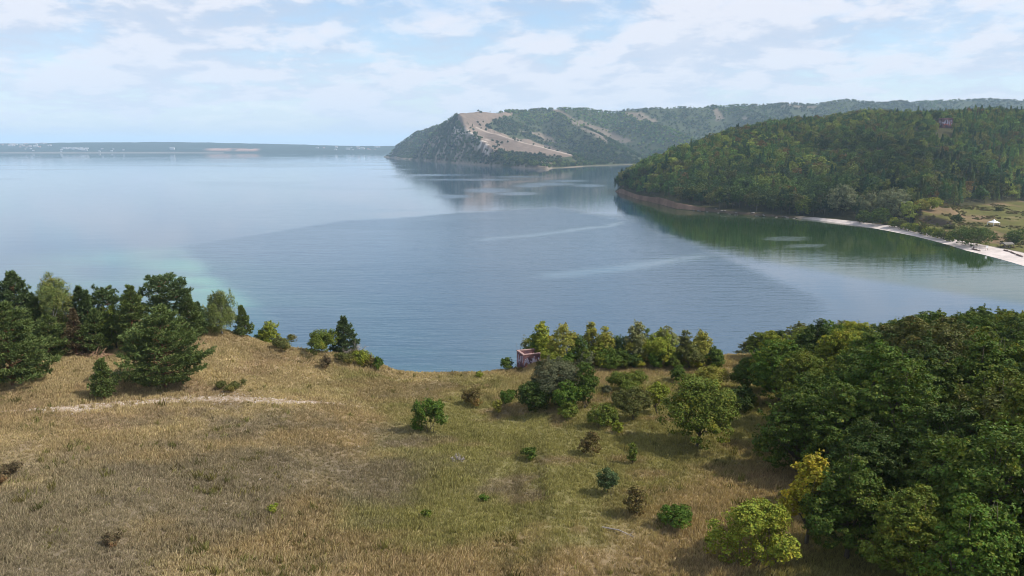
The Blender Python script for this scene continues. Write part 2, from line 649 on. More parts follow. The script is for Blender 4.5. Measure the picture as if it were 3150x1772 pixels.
def meadow_colour(x, y):
    n1 = fbm(x / 14, y / 9, 61, 4)
    n2 = fbm(x / 4.5, y / 3.2, 71, 3)
    n3 = fbm(x / 24, y / 16, 81, 3)
    n4 = fbm(x / 2.2, y / 1.6, 91, 2)
    tan = np.array([0.228, 0.172, 0.105])
    straw = np.array([0.268, 0.210, 0.130])
    green = np.array([0.155, 0.150, 0.056])
    grey = np.array([0.190, 0.158, 0.120])
    pink = np.array([0.225, 0.155, 0.110])
    c = tan + (straw - tan) * sstep(n1, 0.40, 0.66)[..., None]
    gk = sstep(n3 + 0.35 * (n2 - 0.5) + np.interp(x, [-45, -12, 5, 25], [-0.12, -0.02, 0.08, 0.13]), 0.46, 0.66) * 0.75
    c = c + (green - c) * gk[..., None]
    pk = sstep(n2 + 0.25 * (n1 - .5), 0.55, 0.75) * 0.55
    c = c + (pink - c) * pk[..., None]
    # worn grey ground with lichen, lower left
    q = np.exp(-(((x + 18) / 20) ** 2 + ((y - 50) / 11) ** 2)) + np.exp(-(((x + 32) / 14) ** 2 + ((y - 38) / 9) ** 2)) + 0.9 * np.exp(-(((x + 15) / 10) ** 2 + ((y - 64) / 3.5) ** 2))
    wk = sstep(q + 1.3 * (n2 - 0.5) + 0.8 * (n1 - .5), 0.35, 1.05) * 0.8
    c = c + (grey - c) * wk[..., None]
    # wheel ruts
    for off in (0.0, 1.7):
        rx = np.interp(y, [25, 45, 60, 72, 82], [-1.6, 0.2, 0.8, -2.5, -7]) + off + 0.5 * (fbm(y / 6, y * 0, 5) - .5)
        rk = np.exp(-((x - rx) / 0.35) ** 2) * 0.30 * sstep(n2, 0.3, 0.6)
        c = c * (1 - rk[..., None])
    c = c * (0.90 + 0.35 * n4)[..., None] * np.array([0.86, 0.85, 0.80]) * (1 - 0.18 * wk)[..., None]
    # bare earth on the cliff below the brow
    over = y - edge_y(x)
    ek = sstep(over, 1.5, 5)
    earth = np.array([0.24, 0.155, 0.10])
    return c + (earth - c) * ek[..., None], wk


xs = np.concatenate([np.arange(-150, -75, 2.5), np.arange(-75, 90, 0.6), np.arange(90, 151, 2.5)])
yv = np.concatenate([np.arange(-70, 18, 3.0), np.arange(18, 112, 0.6), np.arange(112, 136, 2.0)])
mx_, my_ = np.meshgrid(xs, yv)
mz_ = ground(mx_, my_)
mc_, _ = meadow_colour(mx_, my_)
nr, nc = mx_.shape
idx = np.arange(nr * nc).reshape(nr, nc)
quads = np.stack([idx[:-1, :-1], idx[:-1, 1:], idx[1:, 1:], idx[1:, :-1]], -1).reshape(-1, 4)
ob = link('ground', mesh_np('ground', np.stack([mx_.ravel(), my_.ravel(), mz_.ravel()], 1), quads, [M_MEADOW], smooth=True,
                            attrs={'col': ('FLOAT_COLOR', mc_.reshape(-1, 3))}))
tag(ob, 'dry grassy meadow on top of the bluff', kind='structure')

# the stony track across the meadow
trk = np.array([(-60, 1040), (120, 1034), (250, 1024), (380, 1011), (480, 1003), (600, 1006), (720, 1012), (860, 1018), (960, 1024)], float) * 0.39752
tp = np.array([hit(u, v)[:2] for u, v in trk])
tt = np.linspace(0, len(tp) - 1, 220)
tx = np.interp(tt, np.arange(len(tp)), tp[:, 0])
ty = np.interp(tt, np.arange(len(tp)), tp[:, 1])
frac = np.linspace(0, 1, 220)
width = 0.85 * sstep(frac, 0.0, 0.25) * (1 - sstep(frac, 0.72, 1.0)) + 0.12
nrm = np.stack([-np.gradient(ty), np.gradient(tx)], 1)
nrm /= np.linalg.norm(nrm, axis=1, keepdims=True)
cross = np.linspace(-1, 1, 9)
wj = width[:, None] * (1 + 0.5 * (fbm(tt[:, None] * 9, cross[None] * 3 + 4, 15, 3) - 0.5)) * cross[None]
px_ = tx[:, None] + nrm[:, 0:1] * wj
py_ = ty[:, None] + nrm[:, 1:2] * wj
pz_ = ground(px_, py_) + 0.035 - 0.06 * (np.abs(cross)[None] > 0.95)
idx = np.arange(px_.size).reshape(px_.shape)
quads = np.stack([idx[:-1, :-1], idx[:-1, 1:], idx[1:, 1:], idx[1:, :-1]], -1).reshape(-1, 4)
m, t = new_mat('stony_track')
pos = t.n('ShaderNodeTexCoord').outputs['Object']
k1 = t.noise(pos, 0.9, 4.0, 0.6)
k2 = t.noise(pos, 5.0, 3.0, 0.6)
c = t.mix(t.smooth(k1, 0.42, 0.62), (0.22, 0.165, 0.105), (0.29, 0.225, 0.165))
c = t.mix(t.smooth(k2, 0.56, 0.66), c, (0.42, 0.35, 0.30))
finish(t, principled(t, c, 0.95, 0.05, bump(t, k2, 0.6, 0.06)))
ob = link('path', mesh_np('path', np.stack([px_.ravel(), py_.ravel(), pz_.ravel()], 1), quads, [m], smooth=True))
tag(ob, 'pale stony track crossing the dry meadow', kind='structure')

# pale stones lying on and beside the track
rng = np.random.default_rng(11)
ns = 1300
k = rng.integers(20, 200, ns)
keep = rng.random(ns) < np.clip(width[k], 0.15, 1)
k = k[keep]
ns = len(k)
off = rng.normal(size=ns) * (width[k] * 0.6 + 0.15)
sx = tx[k] + nrm[k, 0] * off + rng.normal(size=ns) * 0.2
sy = ty[k] + nrm[k, 1] * off + rng.normal(size=ns) * 0.2
extra = 60
sx = np.concatenate([sx, rng.uniform(-42, -5, extra)])
sy = np.concatenate([sy, rng.uniform(34, 70, extra)])
ns = len(sx)
sz = ground(sx, sy) + 0.03
octa = np.array([[1, 0, 0], [0, 1, 0], [-1, 0, 0], [0, -1, 0], [0, 0, 0.8], [0, 0, -0.6]], float)
of = np.array([[0, 1, 4], [1, 2, 4], [2, 3, 4], [3, 0, 4], [1, 0, 5], [2, 1, 5], [3, 2, 5], [0, 3, 5]])
ss = rng.uniform(0.03, 0.11, ns)
vv = np.stack([sx, sy, sz], 1)[:, None] + octa[None] * ss[:, None, None] * rng.uniform(0.6, 1.3, (ns, 6, 1))
ff = of[None] + (np.arange(ns) * 6)[:, None, None]
ob = link('gravel', mesh_np('gravel', vv.reshape(-1, 3), ff.reshape(-1, 3), [flat_mat('pale_stone', (0.40, 0.345, 0.295), var=0.4, scale=0.7)]))
tag(ob, 'pale stones strewn along the track', kind='stuff')


# ------------------------------------------------------------------ scattering of uncountable plants
def scatter(name, pts, rotz, scl, tint, idx_, protos, label):
    coll = bpy.data.collections.new(name + '_kinds')
    for o in protos:
        coll.objects.link(o)
    me = mesh_np(name, pts, np.zeros((0, 3), np.int32)) if False else bpy.data.meshes.new(name)
    me.vertices.add(len(pts))
    me.vertices.foreach_set('co', np.asarray(pts, np.float32).ravel())
    for k_, typ, data in (('rotz', 'FLOAT', rotz), ('scl', 'FLOAT', scl), ('idx', 'INT', idx_)):
        a = me.attributes.new(k_, typ, 'POINT')
        a.data.foreach_set('value', np.asarray(data, np.float32 if typ == 'FLOAT' else np.int32))
    a = me.attributes.new('tint', 'FLOAT_COLOR', 'POINT')
    a.data.foreach_set('color', np.concatenate([tint, np.ones((len(tint), 1))], 1).astype(np.float32).ravel())
    ob = link(name, me)
    ng = bpy.data.node_groups.new(name, 'GeometryNodeTree')
    ng.interface.new_socket('Geometry', in_out='INPUT', socket_type='NodeSocketGeometry')
    ng.interface.new_socket('Geometry', in_out='OUTPUT', socket_type='NodeSocketGeometry')
    N = ng.nodes
    gi, go = N.new('NodeGroupInput'), N.new('NodeGroupOutput')
    ip = N.new('GeometryNodeInstanceOnPoints')
    ci = N.new('GeometryNodeCollectionInfo')
    ci.inputs[0].default_value = coll
    ci.inputs[1].default_value = True
    ci.inputs[2].default_value = True

    def attr(nm, typ):
        n_ = N.new('GeometryNodeInputNamedAttribute')
        n_.data_type = typ
        n_.inputs[0].default_value = nm
        return n_.outputs[0]
    cx = N.new('ShaderNodeCombineXYZ')
    L = ng.links
    L.new(attr('rotz', 'FLOAT'), cx.inputs[2])
    e2r = N.new('FunctionNodeEulerToRotation')
    L.new(cx.outputs[0], e2r.inputs[0])
    L.new(gi.outputs[0], ip.inputs['Points'])
    L.new(ci.outputs[0], ip.inputs['Instance'])
    ip.inputs['Pick Instance'].default_value = True
    L.new(attr('idx', 'INT'), ip.inputs['Instance Index'])
    L.new(e2r.outputs[0], ip.inputs['Rotation'])
    L.new(attr('scl', 'FLOAT'), ip.inputs['Scale'])
    L.new(ip.outputs[0], go.inputs[0])
    md = ob.modifiers.new('scatter', 'NODES')
    md.node_group = ng
    tag(ob, label, kind='stuff')
    return ob


def grass_clump(seed, n, hgt, spread, lean):
    r = np.random.default_rng(seed)
    base = r.normal(size=(n, 2)) * spread
    hh = hgt * r.uniform(0.5, 1.25, n)
    th = r.uniform(0, 2 * PI, n)
    ln = lean * hh * r.uniform(0.2, 1.0, n)
    wd = r.uniform(0.022, 0.05, n)
    b3 = np.stack([base[:, 0], base[:, 1], np.full(n, -0.04)], 1)
    side = np.stack([-np.sin(th + 1.0), np.cos(th + 1.0), np.zeros(n)], 1) * wd[:, None]
    tipd = np.stack([np.cos(th) * ln, np.sin(th) * ln, hh], 1)
    v = np.stack([b3 - side, b3 + side, b3 + tipd * [0.5, 0.5, 0.62] + side * 0.8, b3 + tipd], 1).reshape(-1, 3)
    i = np.arange(n)[:, None] * 4
    f = np.concatenate([i + [[0, 1, 2]], i + [[0, 2, 3]]])
    me = mesh_np('grass_tuft', v, f, [M_GRASS])
    return bpy.data.objects.new('grass_tuft', me)


rng = np.random.default_rng(5)
protos = [grass_clump(100 + i, 22, [0.26, 0.34, 0.42, 0.22, 0.55, 0.30][i], [0.22, 0.24, 0.20, 0.30, 0.16, 0.26][i], [0.9, 0.8, 0.7, 1.1, 0.6, 1.0][i]) for i in range(6)]
N = 190000
u0 = rng.uniform(0, 1, N)
gyv = 24 + 72 * rng.uniform(0, 1, N) ** 0.9
gxv = (rng.uniform(-1, 1, N)) * (gyv * 0.70 + 12)
keep = (gyv < edge_y(gxv) + 3.0) & (gxv < 30 + 12 * (gyv > 75))
dtr, _, _ = seg_dist(gxv, gyv, np.stack([tx[::6], ty[::6]], 1))
wn = np.interp(gxv, tx, width)
keep &= ~((dtr < wn * 0.8) & (rng.random(N) < 0.85))
gc, wk = meadow_colour(gxv, gyv)
gxv, gyv, gc, wk = gxv[keep], gyv[keep], gc[keep], wk[keep]
gz = ground(gxv, gyv)
tall = fbm(gxv / 6, gyv / 6, 77, 3)
scl = rng.uniform(0.55, 1.05, len(gxv)) * (0.34 + 0.66 * tall) * (1 - 0.18 * wk)
tint = gc * rng.uniform(1.45, 2.0, (len(gxv), 1)) * np.array([0.97, 1.0, 1.0])
weed = rng.random(len(gxv)) < 0.004 + 0.05 * (fbm(gxv / 3, gyv / 3, 88, 2) > 0.66)
scl[weed] *= rng.uniform(1.1, 1.9, weed.sum())
tint[weed] = np.array([0.145, 0.145, 0.052]) * rng.uniform(0.6, 1.3, (weed.sum(), 1)) + np.array([0.05, 0.02, 0.01]) * rng.uniform(0, 1, (weed.sum(), 1))
scatter('grass', np.stack([gxv, gyv, gz], 1), rng.uniform(0, 6.28, len(gxv)), scl, tint, rng.integers(0, 6, len(gxv)), protos, 'dry straw coloured grass covering the meadow')

# ------------------------------------------------------------------ wooded hill across the bay
K = 0.8
shore_px = np.array([(600, 189.2), (611, 190.3), (636, 199), (676, 209), (735, 214.8), (815, 219.8), (875, 228.5), (916, 236.5), (966, 250.5), (1024, 266), (1100, 298), (1200, 345), (1300, 395)], float)
hx, hy = at_z(shore_px[:, 0], shore_px[:, 1], 0.0)
h_a = hx / hy
A0, A1 = h_a[1], h_a[-1]


def px_a(u, v, z):
    x, y = at_z(np.array(u, float), np.array(v, float), z)
    return x / y, y


def y_shore(a):
    return np.interp(a, h_a, hy)


bin_u = [611, 676, 735, 800, 830, 875, 905, 966, 1024, 1100, 1200, 1300]
bin_v = [189.9, 208.6, 214.2, 217.2, 218.8, 223.6, 227.6, 242.0, 253.0, 281, 323, 368]
b_a, b_y = px_a(bin_u, bin_v, 1.5)


def y_beach(a):
    return np.maximum(np.interp(a, b_a, b_y), y_shore(a) + 3)


f_u = [611, 700, 850, 895, 905, 913, 922, 940, 960, 1024, 1150, 1300]
f_v = [189.9, 210.5, 219.0, 224.0, 220.5, 216.5, 213.2, 210.0, 207.5, 201.0, 205, 210]
f_a, f_y = px_a(f_u, f_v, 6.5)


def y_field(a):
    return np.maximum(np.interp(a, f_a, f_y), y_beach(a) + 8)


cr_u = np.array([600, 611, 614, 622, 640, 660, 690, 716, 755, 795, 835, 875, 954, 1024, 1200, 1400], float)
cr_v = np.array([191, 190, 184, 171, 158, 149, 137.5, 129.5, 121.5, 115.5, 111, 108.5, 107.3, 106.3, 106, 106])
cr_y = np.array([20, 20, 28, 55, 110, 170, 270, 350, 460, 560, 640, 690, 760, 820, 950, 1050]) * K


TREE_H = 12.5
_a = (cr_u - 512) / FPX
# crest distance = shoreline distance (on that bearing) + offset
_ysh = np.interp(_a * 1.02, h_a, hy)
_yc = _ysh + cr_y
_xc, _, _zc = at_y(cr_u, cr_v, _yc)
c_a = _xc / _yc
c_z = np.maximum(_zc - TREE_H, 1.0)


def hill_z(x, y):
    x = np.asarray(x, float)
    y = np.asarray(y, float)
    a = x / y
    y0, yb, yf = y_shore(a), y_beach(a), y_field(a)
    yc = np.maximum(np.interp(a, c_a, _yc), yf + 15)
    zc_ = np.interp(a, c_a, c_z)
    bank = np.interp(a, [A0, A0 + 0.02, 0.20, 0.245, 0.30, 0.36], [2.0, 4.0, 4.2, 1.6, 0.8, 0.0])
    zb = 1.5 * sstep(y, y0, yb) + np.minimum((y - y0) * 1.2, bank) * (y > y0)
    zf = zb + (6.5 - 1.5) * sstep(y, yb, yf) * (yf - yb > 30) + 0.0
    tq = np.clip((y - yf) / (yc - yf), 0, 1)
    z = zf + np.maximum(zc_ - zf, 0) * (0.45 * np.sin(tq * PI / 2) + 0.55 * (tq * tq * (3 - 2 * tq)))
    z = z + (fbm(x / 55, y / 75, 17, 4) - 0.5) * 9 * sstep(tq, 0.03, 0.35)
    back = np.maximum(y - yc, 0)
    z = z - back * 0.10 - np.maximum(back - 150, 0) * 0.15
    # gully bank in the field behind the beach
    u_, v_ = project(x, y, 5.0)
    gb = sstep(u_, 915, 922) * (1 - sstep(u_, 946, 965))
    yl = np.interp(u_, [915, 925, 940, 965], [at_z(915, 221, 4)[1], at_z(925, 222, 4)[1], at_z(940, 226, 3)[1], at_z(965, 230, 3)[1]])
    z = z + gb * 4.2 * (sstep(y, yl, yl + 7) - 1.0 * sstep(y, yl + 35, yl + 160))
    z = np.where(y < y0, np.maximum(-3.0, (y - y0) * 0.10), z)
    side = np.clip((a - A0) / 0.012, 0, 1)
    z = np.where(a < A0 + 0.012, np.minimum(z, -3 + side * (z + 3)), z)
    return np.maximum(z, -3.0)


ga = np.concatenate([np.linspace(A0 - 0.01, 0.36, 170), np.linspace(0.362, 0.80, 240), np.linspace(0.81, A1, 30)])
tq = np.concatenate([np.linspace(-0.03, 0, 3), np.linspace(0.002, 0.12, 40), np.linspace(0.124, 1.0, 110), np.linspace(1.03, 1.9, 14)])
yca = np.interp(ga, c_a, _yc)
y0a = y_shore(ga)
hyg = y0a[None] + tq[:, None] * np.maximum(yca - y0a, 25)[None]
hxg = ga[None] * hyg
hzg = hill_z(hxg, hyg)
a_ = hxg / hyg
beach_m = sstep(hyg, y_shore(a_) - 2, y_shore(a_)) * (1 - sstep(hyg + 3 * (fbm(hxg / 8, hyg / 8, 3) - .5), y_beach(a_) - 1.5, y_beach(a_) + 1.5)) * sstep(a_, 0.365, 0.40)
field_m = sstep(hyg, y_beach(a_), y_beach(a_) + 3) * (1 - sstep(hyg, y_field(a_) - 4, y_field(a_) + 6)) * sstep(a_, 0.475, 0.485)
n1 = fbm(hxg / 20, hyg / 30, 8, 4)
n2 = fbm(hxg / 6, hyg / 9, 9, 4)
col = np.zeros(hxg.shape + (3,)) + np.array([0.045, 0.042, 0.020])
fld = np.array([0.215, 0.150, 0.085]) + (np.array([0.125, 0.120, 0.036]) - np.array([0.215, 0.150, 0.085])) * sstep(n1 + np.interp(a_, [0.5, 0.6, 0.7], [-0.1, 0.05, 0.15]), 0.42, 0.62)[..., None]
fld = fld * (0.48 + 0.6 * n2)[..., None]
col = col + (fld - col) * field_m[..., None]
slope_u = np.gradient(hzg, axis=0) / np.maximum(np.gradient(hyg, axis=0), 0.05)
steep = sstep(slope_u, 0.32, 0.6)
earth = np.where((a_ < 0.25)[..., None], np.array([0.20, 0.125, 0.09]), np.array([0.10, 0.075, 0.055])) * (0.5 + 0.9 * n2)[..., None]
col = col + (earth - col) * (steep * sstep(9 - hzg, 0, 4))[..., None]
sand = np.array([0.52, 0.455, 0.425]) * (0.80 + 0.4 * n2)[..., None]
col = col + (sand - col) * beach_m[..., None]
nr, nc = hxg.shape
idx = np.arange(nr * nc).reshape(nr, nc)
quads = np.stack([idx[:-1, :-1], idx[:-1, 1:], idx[1:, 1:], idx[1:, :-1]], -1).reshape(-1, 4)
ob = link('hill', mesh_np('hill', np.stack([hxg.ravel(), hyg.ravel(), hzg.ravel()], 1), quads, [M_HILL], smooth=True, attrs={'col': ('FLOAT_COLOR', col.reshape(-1, 3))}))
tag(ob, 'rounded wooded hill with a pale beach across the bay', kind='structure')

# ------------------------------------------------------------------ headland and long ridge behind
def ridge(pts):
    p = np.array(pts, float)
    x, y, z = at_y(p[:, 0] * 0.39752, p[:, 1] * 0.39752, p[:, 2] * K)
    return np.stack([x, y, np.maximum(z, 2.0)], 1)


R = [  # (points on the photograph with a distance, slope on the left of the line, slope on its right)
    (ridge([(985, 384, 4450), (1010, 362, 4350), (1050, 334, 4250), (1090, 320, 4150), (1130, 314, 4000)]), 1.0, 1.0),
    (ridge([(1140, 283, 3200), (1152, 305, 3090), (1180, 330, 2950), (1207, 345, 2800), (1222, 368, 2600), (1245, 394, 2420)]), 0.42, 0.95),
    (ridge([(1140, 283, 3200), (1200, 320, 3060), (1270, 345, 2900), (1340, 362, 2760), (1440, 390, 2520)]), 0.55, 0.30),
    (ridge([(1095, 312, 3420), (1118, 292, 3300), (1140, 283, 3200), (1190, 286, 3350), (1250, 284, 3500), (1300, 277, 3700), (1400, 276, 3800), (1560, 280, 3900), (1700, 272, 4000),
            (1900, 265, 4100), (2150, 257, 4200), (2400, 253, 4300), (2800, 254, 4400), (3300, 256, 4500)]), 0.40, 0.50),
    (ridge([(1380, 278, 3780), (1430, 303, 3500), (1490, 333, 3200), (1560, 375, 2900)]), 0.5, 0.5),
    (ridge([(1560, 280, 3900), (1650, 315, 3500), (1740, 355, 3200)]), 0.5, 0.5),
    (ridge([(1850, 266, 4050), (1930, 300, 3700), (2030, 335, 3300)]), 0.5, 0.5),
    (ridge([(2150, 257, 4200), (2260, 285, 3800), (2360, 300, 3500)]), 0.5, 0.5),
    (ridge([(1245, 394, 2420), (1300, 404, 2280), (1375, 421, 2130)]), 0.7, 0.8),
]
pen = [(965, 395), (1000, 399), (1050, 403), (1150, 411), (1250, 418.5), (1330, 424), (1378, 426), (1392, 423), (1420, 422), (1480, 418), (1560, 415), (1700, 410), (2400, 405)]
sh = px_poly(pen)
land = np.concatenate([sh, [[9000, 4000], [9000, 9000], [-200, 9000], [sh[0, 0] + 120, sh[0, 1] + 900]]])


def pen_z(x, y):
    x = np.asarray(x, float)
    y = np.asarray(y, float)
    ds, _, _ = seg_dist(x, y, land, True)
    ins = poly_in(x, y, land)
    zz = np.full(x.shape, -50.0)
    for pts, sl, sr in R:
        d, par, side = seg_dist(x, y, pts)
        zr = np.interp(par, np.arange(len(pts)), pts[:, 2])
        s_ = np.where(side > 0, sl, sr)
        rr = 14.0
        zz = np.maximum(zz, zr - s_ * (np.sqrt(d * d + rr * rr) - rr))
    nn = (fbm(x / 130, y / 170, 23, 5, 0.55) - 0.5)
    zz = zz + nn * np.clip(zz * 0.20, 0, 26)
    low = 4 + 0.05 * ds + 10 * fbm(x / 200, y / 200, 29, 3) * sstep(ds, 0, 200)
    zz = np.maximum(zz, low)
    bank = 1.0 + ds * np.where(x < at_y(1390 * .39752, 425 * .39752, 2000 * K)[0] , 2.1, 0.10 + 0.4 * sstep(ds, 10, 40))
    zz = np.minimum(zz, bank)
    return np.where(ins, zz, np.maximum(-3.0, -ds * 0.3))


qa = np.linspace(sh[0, 0] / sh[0, 1] - 0.012, 0.80, 520)
qy = np.concatenate([np.linspace(1560, 3000, 210), np.linspace(3012, 4200, 70)])
qy = qy[:, None] + 0 * qa[None]
qx = qa[None] * qy
qz = pen_z(qx, qy)
qu, qv = project(qx, qy, qz)
qu, qv = qu / 0.39752, qv / 0.39752


def bare_mask(u, v, x, y, z):
    """where the headland carries dry grass instead of trees"""
    jx = (fbm(x / 60, y / 80, 33, 4) - 0.5)
    uu, vv = u + jx * 12 - 4, v + (fbm(x / 45, y / 60, 35, 3) - 0.5) * 14
    m1 = poly_in(uu, vv, np.array([(1143, 276), (1260, 278), (1285, 290), (1240, 300), (1215, 318), (1280, 345), (1345, 357), (1450, 388), (1420, 397), (1340, 388), (1250, 382), (1222, 396), (1205, 380), (1208, 350), (1180, 334), (1150, 308)], float))
    m2 = poly_in(uu, vv, np.array([(1380, 272), (1410, 278), (1440, 300), (1500, 320), (1570, 345), (1590, 360), (1520, 362), (1470, 330), (1420, 305), (1395, 290)], float)) & (fbm(x / 90, y / 120, 43, 3) > 0.46)
    m3 = poly_in(uu, vv, np.array([(1560, 278), (1610, 278), (1660, 310), (1600, 305)], float)) | poly_in(uu, vv, np.array([(1790, 275), (1850, 268), (1880, 300), (1800, 300)], float)) | poly_in(uu, vv, np.array([(1960, 262), (2010, 262), (2080, 275), (2040, 280)], float)) | poly_in(uu, vv, np.array([(1300, 330), (1380, 340), (1400, 365), (1330, 350)], float))
    m3 &= fbm(x / 80, y / 110, 47, 3) > 0.5
    m4 = poly_in(uu, vv, np.array([(1340, 402), (1390, 412), (1385, 424), (1350, 414)], float))
    return (m1 | m4) & (z > 3), (m2 | m3) & (z > 3)


bare1, bare2 = bare_mask(qu, qv, qx, qy, qz)
bare = bare1 | bare2
n1 = fbm(qx / 60, qy / 90, 13, 4)
n2 = fbm(qx / 18, qy / 26, 14, 4)
col = np.zeros(qx.shape + (3,)) + np.array([0.050, 0.060, 0.028])
bcol = np.array([0.176, 0.132, 0.102]) * (0.45 + 0.55 * n1 + 0.35 * n2 + 0.25 * fbm((qx + 0.5 * qy) / 22, qy / 160, 616, 3))[..., None]
col = np.where(bare1[..., None], bcol, np.where(bare2[..., None], bcol * [0.84, 0.90, 0.86], col))
# rock showing on the steep left face and at the water line
gzx = np.gradient(qz, axis=1) / np.gradient(qx, axis=1)
gzy = np.gradient(qz, axis=0) / np.gradient(qy, axis=0)
stp = np.sqrt(gzx ** 2 + gzy ** 2)
rock = np.array([0.25, 0.20, 0.155]) * (0.6 + 0.7 * n2)[..., None]
rk = np.clip(sstep(stp, 0.75, 1.2) * sstep(n2, 0.46, 0.62) * (qz > 12) + (qz < 9) * sstep(n1, 0.3, 0.5) * (qu < 1390), 0, 1) * (~bare)
col = col + (rock - col) * rk[..., None] * 0.85
# pale quarry scar, ridge trail, beach at the head of the bay
scar = sstep(1 - np.abs((qu - 1217) / 20), 0, 0.7) * sstep(qv, 348, 356) * (1 - sstep(qv, 385, 393)) * sstep(n2, 0.38, 0.55)
col = col + (np.array([0.58, 0.50, 0.44]) - col) * (scar * 0.8)[..., None]
tr, _, _ = seg_dist(qx, qy, ridge([(1140, 283, 3200), (1152, 305, 3090), (1180, 330, 2950), (1207, 345, 2800)]))
tr2, _, _ = seg_dist(qx, qy, ridge([(1200, 320, 3060), (1270, 345, 2900), (1340, 362, 2760), (1440, 390, 2520)]))
tk = np.maximum(np.exp(-(tr / 5.5) ** 2), 0.7 * np.exp(-(tr2 / 4) ** 2))
col = col + (np.array([0.55, 0.47, 0.40]) - col) * (tk * 0.9)[..., None]
bch = (qz > -1) * (1 - sstep(qz, 0.8, 1.8)) * sstep(qu, 1385, 1395)
col = col + (np.array([0.24, 0.185, 0.14]) - col) * (bch * (1 - 0.6 * sstep(n1, 0.4, 0.6)))[..., None]
nr, nc = qx.shape
idx = np.arange(nr * nc).reshape(nr, nc)
quads = np.stack([idx[:-1, :-1], idx[:-1, 1:], idx[1:, 1:], idx[1:, :-1]], -1).reshape(-1, 4)
ob = link('headland', mesh_np('headland', np.stack([qx.ravel(), qy.ravel(), qz.ravel()], 1), quads, [M_FARLAND], smooth=True, attrs={'col': ('FLOAT_COLOR', col.reshape(-1, 3))}))
tag(ob, 'steep headland with a bare tan slope and wooded ridge', kind='structure')

# ------------------------------------------------------------------ far shore
FY = at_z(100, 152.9, 0.0)[1]
fx = np.concatenate([np.linspace(-9000, -5200, 40), np.linspace(-5150, 0, 420), np.linspace(50, 3000, 60)])
fd = np.concatenate([[-60, 0, 15, 40, 70, 110], np.linspace(160, 1500, 16)])
top_u = np.array([-400, 0, 60, 110, 260, 300, 420, 520, 620, 700, 780, 900, 1000, 1400, 1800])
top_v = np.array([361, 361, 359.5, 358.5, 358, 358.5, 359.5, 361, 363.5, 365.5, 366.5, 368, 367, 367, 368])
fu = 512 + FPX * fx / FY
ztop = H + (147 - np.interp(fu / .39752, top_u, top_v) * .39752) / FPX * (FY + 900)
F_X, F_D = np.meshgrid(fx, fd)
zt = ztop[None] + 0 * F_X


def far_z(x, d, zt_):
    t = np.clip(d / 900, 0, 1)
    z = zt_ * (0.30 * sstep(d, 0, 45) + 0.70 * np.sin(t * PI / 2) ** 0.9)
    z = z * (1 + 0.22 * (fbm(x / 260, d / 260, 63, 4) - 0.5))
    return np.where(d <= 0, -2.0, np.maximum(z, 0.5))


F_Z = far_z(F_X, F_D, zt)
u_, v_ = project(F_X, FY + F_D, F_Z)
u_ = u_ / .39752
n1 = fbm(F_X / 110, F_D / 60, 3, 3)
col = np.zeros(F_X.shape + (3,)) + np.array([0.026, 0.036, 0.024])
red = (sstep(u_, 505, 540) * (1 - sstep(u_, 640, 665))) * (F_D > 0) * (F_D > 20) * (F_D < 130) * sstep(n1, 0.36, 0.52)
col = col + (np.array([0.34, 0.20, 0.145]) - col) * red[..., None]
strand = (F_D >= 0) * (F_D < 10) * (u_ < 560)
col = col + (np.array([0.34, 0.28, 0.24]) - col) * (strand * 0.75)[..., None]
nr, nc = F_X.shape
idx = np.arange(nr * nc).reshape(nr, nc)
quads = np.stack([idx[:-1, :-1], idx[:-1, 1:], idx[1:, 1:], idx[1:, :-1]], -1).reshape(-1, 4)
ob = link('far_shore', mesh_np('far_shore', np.stack([F_X.ravel(), (FY + F_D).ravel(), F_Z.ravel()], 1), quads, [M_FARLAND], smooth=True, attrs={'col': ('FLOAT_COLOR', col.reshape(-1, 3))}))
tag(ob, 'low blue wooded shore across the lake', kind='structure')

# ------------------------------------------------------------------ haze
hz = MB()
hz.box((0, 10500, 160), (43000, 27000, 330))
m, t = new_mat('haze_air')
pv = t.n('ShaderNodeVolumePrincipled')
pv.inputs['Color'].default_value = (0.60, 0.81, 1.0, 1)
pv.inputs['Density'].default_value = 0.00009
pv.inputs['Anisotropy'].default_value = 0.0
o_ = t.n('ShaderNodeOutputMaterial')
t.t.links.new(pv.outputs[0], o_.inputs['Volume'])
hob = hz.obj('haze', m)
tag(hob, 'thin blue summer haze', kind='stuff')

